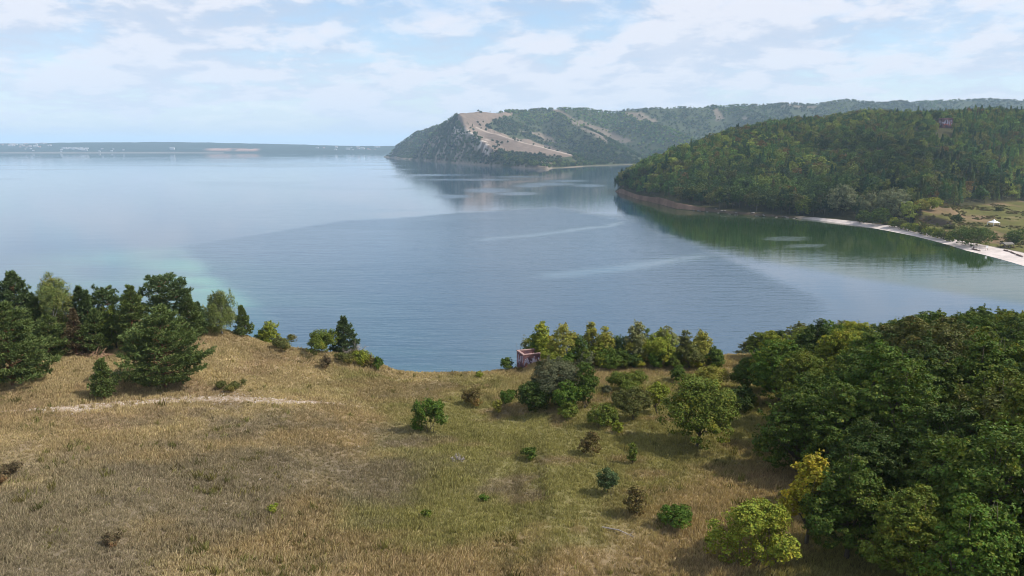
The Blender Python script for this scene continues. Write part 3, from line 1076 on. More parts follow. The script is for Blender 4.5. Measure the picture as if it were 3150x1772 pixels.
# ------------------------------------------------------------------ trees: builders
def broad_crown(rng, h, w, z0, leaf, n, lobes=9, clumps=26, rc=0.4, droop=0.0, top=1.0, flat=0.72):
    """leaf diamonds gathered in clumps on the surface of several lobes"""
    cz = (z0 + h) / 2
    hz_ = (h - z0) / 2
    lobes = max(lobes, int(math.ceil(3.2 * h / max(w, 0.1))) + 3)
    i_ = np.arange(lobes)
    zf = np.clip(-1 + 2 * (i_ + 0.5) / lobes + rng.normal(size=lobes) * 0.10, -1, 1)
    prof = np.where(zf > -0.3, np.sqrt(np.clip(1 - (np.abs(zf + 0.3) / 1.34) ** 2.0, 0.02, 1)) ** (0.7 + 0.5 * top), 1 - 0.16 * np.clip((-0.3 - zf) / 0.7, 0, 1) ** 2)
    rl = rng.uniform(0.24 if h > 1.5 * w else 0.15, 0.33, lobes) * w * (0.55 + 0.45 * prof)
    rl = np.minimum(rl, 0.75 * hz_)
    az = i_ * 2.39996 + rng.normal(size=lobes) * 0.35
    rad_ = np.maximum(w / 2 * prof - rl * 0.80, 0) * rng.uniform(0.62, 1.22, lobes)
    zf = zf * rng.uniform(0.85, 1.12, lobes)
    ctr = np.stack([np.cos(az) * rad_, np.sin(az) * rad_, zf * np.maximum(hz_ - rl * 0.75, 0.02)], 1)
    ctr[0] = (rng.normal() * 0.05 * w, rng.normal() * 0.05 * w, 0.0)
    rl[0] = min(0.34 * w, 0.8 * hz_)
    # lobes with more surface carry more leaves
    # every clump
    li = rng.choice(lobes, lobes * clumps, p=rl ** 2 / (rl ** 2).sum())
    cd = unit(rng.normal(size=(len(li), 3)) + 0.55 * unit(ctr[li]) + np.array([0, 0, 0.30]))
    cpos = ctr[li] + cd * rl[li][:, None] * rng.uniform(0.8, 1.12, (len(li), 1)) * np.array([1, 1, min(1.0, 1.1 * hz_ / (w / 2)) ** 0.5])
    ci = rng.integers(0, len(li), n)
    rad = rc * rng.uniform(0.6, 1.3, len(li))[ci]
    off = unit(rng.normal(size=(n, 3)) + 0.5 * cd[ci]) * (rad * rng.uniform(0.3, 1.0, n) ** 0.5)[:, None]
    off[:, 2] *= flat
    pos = cpos[ci] + off
    if droop:
        pos[:, 2] -= droop * rng.random(n) ** 2
    nin = n // 6
    ii = rng.integers(0, lobes, nin)
    pin = ctr[ii] + unit(rng.normal(size=(nin, 3))) * rl[ii][:, None] * rng.uniform(0.2, 0.8, (nin, 1))
    pos = np.concatenate([pos, pin])
    nrm = unit(np.concatenate([cd[ci] * 0.5 + 0.7 * off / (rad[:, None] + 1e-6), rng.normal(size=(nin, 3))]) + rng.normal(size=(n + nin, 3)) * 0.38 + np.array([0, 0, 0.55]))
    # single shoots that stick out of the outline
    nsh = max(6, lobes * 2)
    k_ = rng.integers(0, len(li), nsh)
    per_ = max(4, n // (nsh * 14))
    sd0 = unit(cd[k_] * 0.6 + rng.normal(size=(nsh, 3)) * 0.35 + np.array([0, 0, 0.6]))
    q_ = rng.random((nsh, per_, 1))
    ps = cpos[k_][:, None] + sd0[:, None] * q_ * (rng.uniform(0.07, 0.17, nsh) * (h - z0))[:, None, None] + rng.normal(size=(nsh, per_, 3)) * leaf * 0.45
    pos = np.concatenate([pos, ps.reshape(-1, 3)])
    nrm = np.concatenate([nrm, unit(rng.normal(size=(nsh * per_, 3)) + [0, 0, 0.4])])
    pos[:, 2] += cz
    pos[:, 2] = np.maximum(pos[:, 2], 0.03)
    v, f = leaves(pos, nrm, leaf, leaf * 0.72, rng)
    ctr = ctr.copy()
    ctr[:, 2] += cz
    return v, f, ctr, rl


def broad_trunk(rng, ctr, z0, h, r0, stems=1):
    mb = MB()
    split = max(z0 * 0.7, h * 0.16)
    base = np.zeros(3)
    fork = np.array([rng.normal() * 0.1, rng.normal() * 0.1, split])
    if stems == 1:
        mb.tube([base - [0, 0, 0.25], base + [0, 0, 0.1 * h * 0.3], fork * [0.5, 0.5, 0.5], fork], [r0 * 1.35, r0 * 1.1, r0 * 0.9, r0 * 0.8], 8, False)
    for i, c_ in enumerate(ctr):
        s = fork if stems == 1 else np.array([rng.normal() * 0.12 * stems * 0.3, rng.normal() * 0.12 * stems * 0.3, -0.1])
        midp = s * 0.45 + c_ * 0.55 + rng.normal(size=3) * 0.06 * h
        midp[2] = max(midp[2], s[2] + 0.05)
        k = 0.62 if stems == 1 else 0.5
        mb.tube([s, s * .75 + midp * .25, midp, c_], [r0 * k, r0 * k * 0.8, r0 * k * 0.5, r0 * 0.1], 5)
        for q in range(2):
            e = c_ + unit(rng.normal(size=3) + [0, 0, 0.5]) * 0.16 * h
            mb.tube([midp, (midp + e) / 2 + rng.normal(size=3) * 0.03 * h, e], [r0 * 0.26, r0 * 0.17, r0 * 0.05], 4)
    return mb


def pine_parts(rng, h, w, style):
    """trunk+boughs mesh builder and needle geometry"""
    mb = MB()
    lean = rng.normal(size=2) * 0.02 * h

    def axis(z):
        return np.array([lean[0] * (z / h) ** 2, lean[1] * (z / h) ** 2, z])
    r0 = 0.018 * h + 0.03
    zz = np.linspace(0, h * 0.97, 9)
    mb.tube([axis(z) - np.array([0, 0, 0.25 if z == 0 else 0]) for z in zz], [r0 * (1 - 0.93 * (z / h)) for z in zz], 7)
    tuft_p, tuft_d = [], []
    if style == 'umbrella':
        z0, prof = 0.50, lambda q: (0.55 + 0.45 * math.sin(min(q * 2.2, 1) * PI / 2)) * (1 - max(q - 0.45, 0) / 0.62) ** 0.8
    elif style == 'young':
        z0, prof = 0.04, lambda q: (0.8 + 0.2 * min(q * 5, 1)) * (1 - q) ** 0.75 + 0.04
    elif style == 'spire':
        z0, prof = 0.06, lambda q: (1 - q) ** 0.95 + 0.03
    else:
        z0, prof = 0.07, lambda q: min(0.78 + q * 1.2, 1.0) * (1 - q ** 1.5) ** 0.95 + 0.03
    step = 0.36 if h > 4 else 0.2
    z = h * z0
    while z < h * 0.985:
        q = (z / h - z0) / (1 - z0)
        L0 = w / 2 * prof(q)
        nb_ = 6 if style != 'umbrella' else 5
        ph0 = rng.uniform(0, 2 * PI)
        for b in range(nb_):
            if rng.random() < 0.10:
                continue
            L = L0 * rng.uniform(0.62, 1.18)
            ph = ph0 + b / nb_ * 2 * PI + rng.normal() * 0.25
            up = {'umbrella': 0.30, 'young': 0.75, 'spire': 0.12}.get(style, 0.28) + 0.5 * q + rng.normal() * 0.12
            s = axis(z + rng.normal() * step * 0.3)
            out = np.array([math.cos(ph), math.sin(ph), 0])
            e = s + out * L + np.array([0, 0, L * up * 0.7])
            md_ = s + out * L * 0.55 + np.array([0, 0, L * up * 0.25])
            mb.tube([s, md_, e], [r0 * 0.34 * (1 - 0.6 * q), r0 * 0.2 * (1 - .5 * q), 0.008], 4, False)
            nt = max(4, int(L / (0.19 if style in ('young', 'spire') else 0.115)))
            side = np.array([-out[1], out[0], 0])
            tt_ = np.sqrt(rng.uniform(0.10 if style != 'umbrella' else 0.2, 1.05, nt * 2))
            for t_ in tt_:
                p = (s * (1 - t_) ** 2 + 2 * md_ * t_ * (1 - t_) + e * t_ ** 2)
                lat = rng.normal() * L * 0.24 * (1.15 - t_ * 0.6)
                p = p + side * lat + np.array([0, 0, rng.normal() * 0.08 + 0.05 * abs(lat)])
                tuft_p.append(p)
                tuft_d.append(out * 0.8 + side * np.sign(lat) * 0.5 + np.array([0, 0, 0.75]))
        z += step * rng.uniform(0.8, 1.25)
    for i in range(6):
        tuft_p.append(axis(h * (0.95 + 0.05 * i / 6)))
        tuft_d.append(np.array([0, 0, 1.0]))
    P = np.array(tuft_p)
    D = unit(np.array(tuft_d))
    per = 9
    Pn = np.repeat(P, per, 0)
    d = unit(np.repeat(D, per, 0) + rng.normal(size=(len(Pn), 3)) * 0.62)
    ln = rng.uniform(0.22, 0.42, len(Pn))[:, None] * (1.0 if h > 4 else 0.75)
    sd_ = unit(np.cross(d, rng.normal(size=d.shape))) * rng.uniform(0.026, 0.052, len(Pn))[:, None]
    v = np.stack([Pn, Pn + d * ln * 0.5 + sd_, Pn + d * ln, Pn + d * ln * 0.5 - sd_], 1).reshape(-1, 3)
    v[:, 2] = np.maximum(v[:, 2], 0.02)
    f = np.arange(len(v), dtype=np.int32).reshape(-1, 4)
    return mb, v, f


COL = dict(
    dark=(0.070, 0.108, 0.018), deep=(0.046, 0.074, 0.016), green=(0.075, 0.128, 0.018), mid=(0.108, 0.140, 0.022), olive=(0.098, 0.105, 0.030),
    lime=(0.190, 0.220, 0.028), yellow=(0.30, 0.27, 0.030), gold=(0.215, 0.210, 0.038), pale=(0.185, 0.195, 0.085), rust=(0.130, 0.102, 0.036), greyg=(0.105, 0.115, 0.062),
    pine=(0.100, 0.136, 0.042), pineb=(0.080, 0.116, 0.046), pinel=(0.112, 0.148, 0.044), birch=(0.135, 0.165, 0.048), brown=(0.13, 0.10, 0.055), straw=(0.26, 0.20, 0.10), willow=(0.165, 0.185, 0.100))


def size_from_px(u, vt, vb, hw, push=0.0):
    """base point and metric height, width of a plant seen between two pixel rows"""
    x, y, z = hit(u, vb)
    if push:
        x, y = x * (y + push) / y, y + push
        z = float(ground(x, y))
    depth = y * CP + (H - z) * SP
    top = at_y(u, vt, y)[2]
    return (x, y, z), top - z, 2 * hw * depth / FPX


def tree_thing(name, label, cat, loc, h, w, color, seed, z0=0.22, kind='broad', group=None, leaf=0.19, dens=1.0, stems=1, bark=None, **kw):
    rng = np.random.default_rng(seed)
    root = thing(name, label, cat, loc, 0.0, group)
    area = w * (h * (1 - z0)) * 1.0
    n = int(np.clip(area * 330 * dens * (0.19 / leaf) ** 2, 300, 17000))
    lob = kw.pop('lobes', int(np.clip(4 + area * 0.13, 5, 14)))
    cl = int(np.clip(n / lob / 34, 5, 30))
    rc = kw.pop('rc', float(np.clip(0.075 * w + 0.06, 0.12, 0.52)))
    v, f, ctr, rl = broad_crown(rng, h, w, z0 * h, leaf, n, lob, cl, rc, **kw)
    mb = broad_trunk(rng, ctr, z0 * h, h, 0.018 * h + 0.02 if stems == 1 else 0.012 * h + 0.012, stems)
    tr_name = 'trunk' if stems == 1 else 'stems'
    mb.obj(tr_name, bark or M_BARK, root, True)
    link('crown' if stems == 1 else 'foliage', mesh_np('crown', v, f, [M_LEAF]), root, None, color)
    return root


def pine_thing(label, loc, h, w, color, seed, style, group='pines on the left of the meadow'):
    rng = np.random.default_rng(seed)
    root = thing('pine_tree', label, 'pine', loc, 0.0, group)
    mb, v, f = pine_parts(rng, h, w, style)
    mb.obj('trunk', M_PINEBARK, root, True)
    link('crown', mesh_np('crown', v, f, [M_NEEDLE]), root, None, color)
    return root


# ------------------------------------------------------------------ pines and neighbours on the left knoll
PX = [  # label, u, top, base (ground row), half width, colour, style
    ('large bushy pine at the picture edge, branches to the ground', 13, 304, 386, 40, 'pine', 'bushy'),
    ('largest full pine standing alone beside the stony track', 166, 306, 388, 43, 'pine', 'bushy'),
    ('small young pine between the two large bushy pines', 104, 361, 399.5, 12, 'pinel', 'young'),
    ('tallest pointed pine at the back of the knoll', 22, 272, 352, 25, 'pineb', 'bushy'),
    ('pine cut by the left picture edge behind the bushy pine', -6, 288, 356, 18, 'pineb', 'bushy'),
    ('narrow dark pine left of the flat topped pine', 83, 288, 349, 15, 'pineb', 'bushy'),
    ('slim pine touching the narrow dark pine', 92, 291, 350, 11, 'pineb', 'spire'),
    ('flat topped dark pine with a dense round head', 107, 289, 343, 17, 'pineb', 'umbrella'),
    ('pointed pine just behind the largest full pine', 134, 287, 352, 20, 'pinel', 'bushy'),
    ('tall umbrella pine with open layered boughs', 169, 280, 342, 26, 'pineb', 'umbrella'),
    ('slim pine leaning on the umbrella pine, near the drop', 190, 295, 340, 15, 'pine', 'bushy'),
    ('small dark pine last in the row before the birch', 199, 304, 336, 10, 'pineb', 'bushy'),
    ('thin pine with brown bare lower twigs', 77, 311, 356, 12, 'brown', 'spire'),
    ('mid height pine behind the brown twigged pine', 50, 318, 358, 24, 'pine', 'bushy'),
    ('rounded pine beside the leafy yellow green tree', 98, 312, 353, 20, 'pine', 'bushy'),
    ('pine filling the gap between the two tall pines', 40, 298, 354, 18, 'pine', 'bushy'),
    ('small spruce shaped pine right of the birch', 244, 307, 335.5, 11, 'pinel', 'spire'),
    ('lone little pine above the green round thicket by the drop', 345, 319, 353, 14, 'pineb', 'bushy'),
]
for i, (lab, u, vt, vb, hw, c_, st) in enumerate(PX):
    loc, h_, w_ = size_from_px(u, vt, vb, hw)
    pine_thing(lab, loc, h_, w_, COL[c_], 300 + i, st, 'pines on the left of the meadow')

loc, h_, w_ = size_from_px(222, 292.5, 334, 16)
tree_thing('birch_tree', 'lone birch with hanging light green foliage at the brow', 'tree', loc, h_, w_, COL['birch'], 401, 0.12, leaf=0.13, dens=1.2, lobes=11, bark=M_BIRCHBARK, droop=0.9, top=0.3)
loc, h_, w_ = size_from_px(60, 273, 351, 20)
tree_thing('birch_tree', 'tall pale birch rising among the dark pines', 'tree', loc, h_, w_, COL['birch'], 402, 0.2, leaf=0.14, dens=1.0, bark=M_BIRCHBARK, droop=0.7)
loc, h_, w_ = size_from_px(117, 305, 350, 13)
tree_thing('broadleaf_tree', 'yellow green leafy tree tucked among the dark pines', 'tree', loc, h_, w_, COL['mid'], 403, 0.1, leaf=0.15)

# ------------------------------------------------------------------ bushes and small trees of the meadow (photo pixels)
BUSH = [  # name, label, category, u, top, base, halfwidth, colour, leaf, z0, stems
    ('bush', 'upright yellow green bush at the brow right of the spruce', 'bush', 270, 319, 342, 8, 'lime', .13, .05, 5),
    ('bush', 'dark low bush hugging the upright yellow green bush', 'bush', 262, 330, 342, 6, 'green', .13, .03, 5),
    ('bush', 'wide low olive bush on the brow', 'bush', 287, 337, 349, 15, 'olive', .13, .02, 6),
    ('bush', 'big round green thicket on the brow below the lone little pine', 'bush', 325, 330.5, 353.5, 18, 'mid', .14, .04, 7),
    ('bush', 'dull olive bush below the big round thicket', 'bush', 346, 352, 364, 12, 'olive', .12, .03, 6),
    ('bush', 'bright yellow bush beside the bare grey bush', 'bush', 363, 350.5, 366, 9, 'lime', .12, .03, 6),
    ('bush', 'rust tinged bush next to the bright yellow bush', 'bush', 370, 355, 368, 6, 'rust', .12, .03, 5),
    ('bush', 'small dark green bush at the lip of the drop', 'bush', 378, 356, 371, 5, 'green', .11, .03, 5),
    ('bush', 'round leafy green bush alone in the middle of the meadow', 'bush', 429.5, 397, 432.5, 14, 'green', .14, .04, 7),
    ('bush', 'rust topped bush right of the round leafy bush', 'bush', 473, 389, 405.5, 11, 'rust', .11, .03, 6),
    ('bush', 'small yellowish weed bush left of the big thicket', 'bush', 498, 401, 412.5, 5, 'gold', .10, .03, 5),
    ('bush', 'low dark bush at the left foot of the big thicket', 'bush', 509, 390, 404, 8, 'green', .12, .03, 6),
    ('bush', 'tiny yellow bush on the cliff lip', 'bush', 479, 371, 378, 4, 'lime', .10, .03, 4),
    ('bush', 'dark bush left of the brick walls', 'bush', 507, 358, 366, 9, 'dark', .12, .03, 6),
    ('thicket_tree', 'broad greyish domed thicket in front of the brick walls', 'tree', 561, 357, 405, 25, 'greyg', .13, .06, 7),
    ('thicket_tree', 'dark left flank of the big thicket', 'tree', 533, 378, 411, 19, 'deep', .15, .05, 6),
    ('thicket_tree', 'tall dark green tree on the right of the big thicket', 'tree', 585, 360, 408, 11, 'dark', .16, .05, 5),
    ('thicket_tree', 'bright green rounded front of the big thicket', 'tree', 566, 381, 413, 14, 'green', .15, .05, 6),
    ('bush', 'small green bush before the big thicket', 'bush', 567, 403, 420.5, 9, 'mid', .12, .03, 6),
    ('bush', 'wide green bush behind the olive thorn bush', 'bush', 628, 372, 393, 21, 'mid', .13, .05, 7),
    ('bush', 'low grey bush left of the wide green bush', 'bush', 607, 386, 394, 6, 'greyg', .10, .03, 6),
    ('small_tree', 'olive spreading thorn tree with a dark short trunk', 'tree', 633, 388, 420, 19, 'olive', .13, .16, 1),
    ('bush', 'yellow green sprig at the left of the thorn tree', 'bush', 620, 393, 406, 7, 'lime', .12, .05, 5),
    ('bush', 'green and yellow bush left of the thorn tree foot', 'bush', 605, 405, 427, 14, 'mid', .13, .04, 7),
    ('small_tree', 'light green young tree left of the spreading maple', 'tree', 657, 381, 414, 11, 'lime', .15, .2, 1),
    ('bush', 'pale young bush in the open grass below the thorn tree', 'bush', 618, 420, 433.5, 5, 'lime', .11, .05, 5),
    ('bush', 'dark bush on the brow right of the clearing', 'bush', 679, 366, 382, 8, 'dark', .12, .04, 6),
    ('small_tree', 'orange tinged tree behind the spreading maple', 'tree', 711, 366, 392, 16, 'gold', .14, .12, 1),
    ('small_tree', 'dense dark green tree at the grove corner', 'tree', 748, 359, 392, 14, 'dark', .15, .12, 1),
    ('bush', 'dark bush under the grove corner tree', 'bush', 741, 387, 412, 14, 'deep', .14, .04, 6),
    ('bush', 'bright yellow green bush against the grove shade', 'bush', 751, 394, 406, 7, 'lime', .12, .04, 5),
    ('bush', 'orange brown bush in the open grass', 'bush', 592, 433, 455, 10, 'rust', .12, .04, 6),
    ('bush', 'thin upright sapling in the open grass', 'sapling', 632, 442, 464, 4, 'mid', .12, .05, 3),
    ('bush', 'low dark creeping bush left of the orange brown bush', 'bush', 530, 448, 459, 9, 'dark', .11, .02, 6),
    ('bush', 'dark blue green juniper like bush', 'bush', 608, 467, 495, 9, 'pineb', .11, .03, 7),
    ('bush', 'rust and green open bush below the dark juniper like bush', 'bush', 636, 487, 517, 11, 'rust', .13, .1, 5),
    ('maple_bush', 'round yellow green maple bush at the lower right', 'bush', 750, 501, 569, 36, 'lime', .15, .04, 7),
    ('maple_tree', 'spreading maple with a long shadow at the grove edge', 'tree', 697, 376, 447, 36, 'mid', .17, .10, 1),
    ('bush', 'tiny bright green tuft bush in the middle grass', 'bush', 484, 494, 501, 4, 'green', .10, .02, 5),
    ('bush', 'tiny dull green bush below the tuft bush', 'bush', 427, 510, 517, 5, 'mid', .10, .02, 5),
    ('bush', 'tiny green shoot near the bottom of the meadow', 'bush', 273, 504, 513, 5, 'lime', .10, .02, 5),
    ('bush', 'brown dry bush at the left picture edge', 'bush', 8, 465, 480, 14, 'brown', .10, .02, 7),
    ('bush', 'small brown clump low on the left of the meadow', 'bush', 112, 533, 544, 10, 'brown', .09, .02, 7),
    ('bush', 'flat green bush right of the largest full pine', 'bush', 233, 381, 390, 15, 'olive', .10, .01, 7),
    ('bush', 'low leafy weeds left of the maple bush', 'weeds', 676, 505, 528, 16, 'green', .11, .01, 8),
    ('bush', 'low weedy bush at the right foot of the brick walls', 'bush', 540, 361, 369, 4, 'olive', .11, .02, 6),
    ('bush', 'rusty weeds at the front foot of the brick walls', 'weeds', 519, 367.5, 371, 4, 'rust', .09, .01, 6),
    ('bush', 'dark sparse bush in the dry grass above the track end', 'bush', 326, 356, 369, 6, 'brown', .09, .05, 7),
]
for i, (nm, lab, cat, u, vt, vb, hw, c_, lf, z0, stems) in enumerate(BUSH):
    loc, h_, w_ = size_from_px(u, vt, vb, hw * 1.14)
    tree_thing(nm, lab, cat, loc, h_, w_, COL[c_], 500 + i, z0, leaf=lf, stems=stems)

# grove along the brow behind the brick walls
BROW = [
    ('pale little tree at the left end behind the brick walls', 525, 338, 5, 'pale', .12),
    ('dark green tree directly behind the brick walls', 535, 334, 6, 'green', .15),
    ('light green tall tree behind the brick walls', 541, 322, 9, 'lime', .15),
    ('yellow green tree in front of the light green tall tree', 545, 336, 11, 'lime', .12),
    ('golden wide tree at the brow', 563, 326, 12, 'gold', .12),
    ('dark round tree right of the golden wide tree', 579, 336, 9, 'dark', .10),
    ('slender yellow tree at the brow', 591, 322, 7, 'gold', .15),
    ('orange tinged tree beside the slender yellow tree', 604, 328, 8, 'gold', .15),
    ('bright green low tree between two golden trees', 600, 338, 8, 'lime', .08),
    ('dark grey green tree in the middle of the brow grove', 617, 336, 11, 'deep', .08),
    ('tall pale yellow tree, highest of the brow grove', 636, 320.5, 8, 'pale', .18),
    ('orange yellow tree below the tall pale yellow tree', 637, 335, 9, 'gold', .1),
    ('dark slim tree right of the tall pale yellow tree', 646, 331, 6, 'dark', .15),
    ('pale round headed tree at the brow', 666, 326, 9, 'pale', .2),
    ('large bright green tree, fullest of the brow grove', 658, 330, 14, 'lime', .05),
    ('thin sparse tree right of the fullest green tree', 683, 330, 7, 'olive', .2),
    ('orange tipped tree near the right end of the brow grove', 701, 331, 10, 'gold', .12),
    ('olive broad tree near the right end of the brow grove', 689, 344, 11, 'olive', .08),
    ('dark green low tree closing the brow grove', 715, 350, 8, 'dark', .05),
    ('dark small tree at the front of the brow grove', 635, 353, 7, 'deep', .05),
    ('dull low tree front left of the brow grove', 588, 351, 8, 'greyg', .05),
    ('dark wide low tree front middle of the brow grove', 610, 348, 12, 'dark', .05),
]
for i, (lab, u, vt, hw, c_, z0) in enumerate(BROW):
    front = vt > 343
    vb = 369 if front else 366.0 - 2.5 * (i % 3 == 0)
    if u < 560 and not front:
        vb = 363.5
    loc, h_, w_ = size_from_px(u, vt, vb, hw * 1.25, 3.6 if u < 552 else 0.0)
    tree_thing('brow_tree', lab, 'tree', loc, h_, w_, tuple(1.18 * c for c in COL[c_]), 700 + i, z0, leaf=.15, group='small trees along the brow behind the brick walls')

# low bushes that close the foot of the brow grove
rng = np.random.default_rng(740)
for i in range(10):
    u = 550 + i * 17.5 + rng.normal() * 3
    ck = ['lime', 'green', 'mid', 'lime', 'dark'][i % 5]
    loc, h_, w_ = size_from_px(u, 352 + rng.normal() * 3, 368.5, rng.uniform(9, 12))
    tree_thing('brow_bush', 'low ' + {'lime': 'yellow green', 'green': 'fresh green', 'mid': 'mid green', 'dark': 'dark green'}[ck] + ' bush at the foot of the brow grove', 'bush', loc, h_, w_, COL[ck], 760 + i, 0.02, leaf=.13, stems=6, group='low bushes at the foot of the brow grove')

# bare grey bush
def twig_bush(name, label, cat, u, vt, vb, hw, mat, seed, n=90):
    rng = np.random.default_rng(seed)
    loc, h_, w_ = size_from_px(u, vt, vb, hw)
    root = thing(name, label, cat, loc)
    a, b = MB(), MB()
    for i in range(n):
        d = unit(np.array([rng.normal() * w_ * 0.5, rng.normal() * w_ * 0.5, h_ * rng.uniform(0.4, 0.9)]))
        L = h_ * rng.uniform(0.45, 0.85)
        s = np.array([rng.normal() * 0.1 * w_, rng.normal() * 0.1 * w_, -0.05])
        mid_ = s + d * L * 0.5 + rng.normal(size=3) * 0.06
        e = s + d * L
        a.tube([s, mid_, e], [0.03, 0.018, 0.006], 4, False)
        for k in range(7):
            q = mid_ + (e - mid_) * rng.random()
            e2 = q + unit(rng.normal(size=3) + d + [0, 0, .3]) * L * 0.28
            b.tube([q, e2], [0.014, 0.004], 3, False)
    a.obj('stems', mat, root)
    b.obj('twigs', mat, root)
    return root


twig_bush('dead_bush', 'bare grey bush with fine leafless twigs on the brow', 'bush', 354, 339, 358, 12, M_TWIG, 801, 110)
twig_bush('dead_bush', 'low leafless grey scrub in the open meadow', 'bush', 458, 452, 462, 6, M_TWIG, 802, 30)

# fallen dead branches at the foot of the pines
rng = np.random.default_rng(810)
loc = hit(97, 358)
br = MB()
for i in range(16):
    a0 = rng.uniform(-0.6, PI + 0.6)
    L = rng.uniform(0.8, 2.6)
    s = np.array([rng.normal() * 0.7, rng.normal() * 0.4, 0.1])
    e = s + np.array([math.cos(a0) * L, rng.normal() * 0.4, abs(math.sin(a0)) * L * 0.65])
    br.tube([s, (s + e) / 2 + rng.normal(size=3) * 0.1, e], [0.06, 0.045, 0.012], 5)
    for k in range(4):
        q = s + (e - s) * rng.uniform(0.4, 1)
        br.tube([q, q + unit(rng.normal(size=3)) * 0.5], [0.02, 0.006], 3, False)
tag(br.obj('fallen_branches', M_DEADWOOD, None, False, loc), 'reddish brown heap of fallen dry branches under the pines', 'dead branches')
rng = np.random.default_rng(811)
loc = hit(618, 533)
br = MB()
br.tube([(-0.9, 0.5, 0.08), (0, 0, 0.16), (0.9, -0.7, 0.06)], [0.05, 0.04, 0.015], 5)
for k in range(4):
    q = np.array([0.1 + 0.18 * k, -0.1 - 0.14 * k, 0.13])
    br.tube([q, q + unit(rng.normal(size=3) + [0, 0, .5]) * 0.4], [0.02, 0.006], 4, False)
tag(br.obj('fallen_branch', M_TWIG, None, False, loc), 'single bleached fallen branch lying in the lower meadow', 'dead branch')

# ------------------------------------------------------------------ dense maple grove on the right
GROVE = []
for i in range(9):
    rng = np.random.default_rng(900 + i)
    h_, w_ = rng.uniform(7.0, 9.0), rng.uniform(5.8, 7.6)
    v, f, ctr, rl = broad_crown(rng, h_, w_, 0.10 * h_, 0.21, 15000, 15, 26, 0.42, flat=0.48)
    mb = broad_trunk(rng, ctr, 0.16 * h_, h_, 0.17)
    tm = mb.mesh('trunk', M_BARK, True)
    cm = mesh_np('crown', v, f, [M_LEAF])
    GROVE.append((h_, w_, tm, cm))

gb_px = [(905, 640), (850, 585), (812, 560), (800, 520), (775, 490), (762, 460), (757, 430), (752, 400), (752, 372)]
gb = np.array([hit(u, v)[:2] for u, v in gb_px])
gb_y = np.concatenate([[18], gb[:, 1], [100]])
gb_x = np.concatenate([[19], gb[:, 0] , [gb[-1, 0] + 4]])
o_ = np.argsort(gb_y)
gb_y, gb_x = gb_y[o_], gb_x[o_]
rng = np.random.default_rng(77)
spots = []
yy = 22.0
row = 0
while yy < 92:
    xb = np.interp(yy, gb_y, gb_x)
    xx = xb + 2.4 + rng.uniform(0, 1.5)
    while xx < yy * 0.72 + 16:
        x_, y_ = xx + rng.normal() * 0.7, yy + rng.normal() * 0.8
        if y_ < edge_y(x_) + 5:
            spots.append((x_, y_))
        xx += rng.uniform(4.2, 5.6)
    yy += 4.6
    row += 1
CGR = ['dark', 'deep', 'dark', 'mid', 'olive', 'deep', 'dark', 'green']
WORD = {'dark': 'dark green', 'deep': 'blackish green', 'mid': 'mid green', 'olive': 'olive tinged', 'green': 'fresh green', 'lime': 'yellow green'}
for i, (x_, y_) in enumerate(spots):
    z_ = float(ground(x_, y_))
    h_, w_, tm, cm = GROVE[int(rng.integers(0, 9))]
    ck = CGR[int(rng.integers(0, len(CGR)))]
    far = y_ > edge_y(x_) - 9
    if far and rng.random() < 0.4:
        ck = 'lime' if rng.random() < 0.4 and x_ < 50 else 'mid'  # lighter leaf colour on the skyline also paints in sunlit crowns
    if y_ > 62 and x_ < 44 and rng.random() < 0.45:
        ck = ('lime', 'mid', 'olive')[int(rng.integers(0, 3))]  # more light crowns at upper left, sunlight put into the leaf colour
    edge = x_ < np.interp(y_, gb_y, gb_x) + 5
    where = 'on the skyline of the right grove against the water' if far else ('at the meadow edge of the right grove' if edge else ('in the rows of the right grove nearest the bottom edge' if y_ < 38 else ('in the middle of the right grove below the light green crown' if y_ < 56 else 'in the back rows of the right grove')))
    s = rng.uniform(0.82, 1.12) * (0.80 if edge else 1.0)
    uu_ = project(x_, y_, z_ + 5)[0]
    vs_ = np.interp(uu_, [740, 770, 830, 880, 920, 970, 1024, 1150], [340, 326, 318, 318, 314, 308, 303, 296]) + rng.uniform(0, 14)
    s = min(s, max((at_y(uu_, vs_, y_)[2] - z_) / h_, 0.42))
    root = thing('maple_tree', ('low ' if s < 0.6 else ('tall ' if s > 0.98 else '')) + WORD[ck] + ' maple ' + where, 'tree', (x_, y_, z_), rng.uniform(0, 6.28), 'maples of the dense grove on the right')
    sw = max(s, 0.66)
    root.scale = (sw, sw, s)
    link('trunk', tm, root)
    k = rng.uniform(0.8, 1.2)
    link('crown', cm, root, None, tuple(c * k for c in COL[ck]))
for (u, vt, vb, hw, c_, lab) in ((806, 455, 545, 22, 'yellow', 'bright yellow topped maple leaning out of the right grove'), (911, 336, 392, 21, 'lime', 'light green broad crown standing out in the right grove')):
    loc, h_, w_ = size_from_px(u, vt, vb, hw)
    tree_thing('maple_tree', lab, 'tree', loc, h_, w_, COL[c_], 990 + int(u), 0.25, leaf=.18)

# ------------------------------------------------------------------ brick walls with graffiti
def brick_mat():
    m, t = new_mat('painted_brick')
    pos = t.n('ShaderNodeTexCoord').outputs['Object']
    k = t.noise(pos, 1.1, 4.0, 0.6)
    k2 = t.noise(t.vmath('ADD', pos, (7, 3, 1)), 0.8, 3.0, 0.6)
    c = t.mix(t.smooth(k, 0.40, 0.60), (0.095, 0.055, 0.075), (0.24, 0.12, 0.115))
    c = t.mix(t.smooth(k2, 0.56, 0.66), c, (0.48, 0.13, 0.09))
    finish(t, principled(t, c, 0.85, 0.2, bump(t, k, 0.3, 0.02)))
    return m


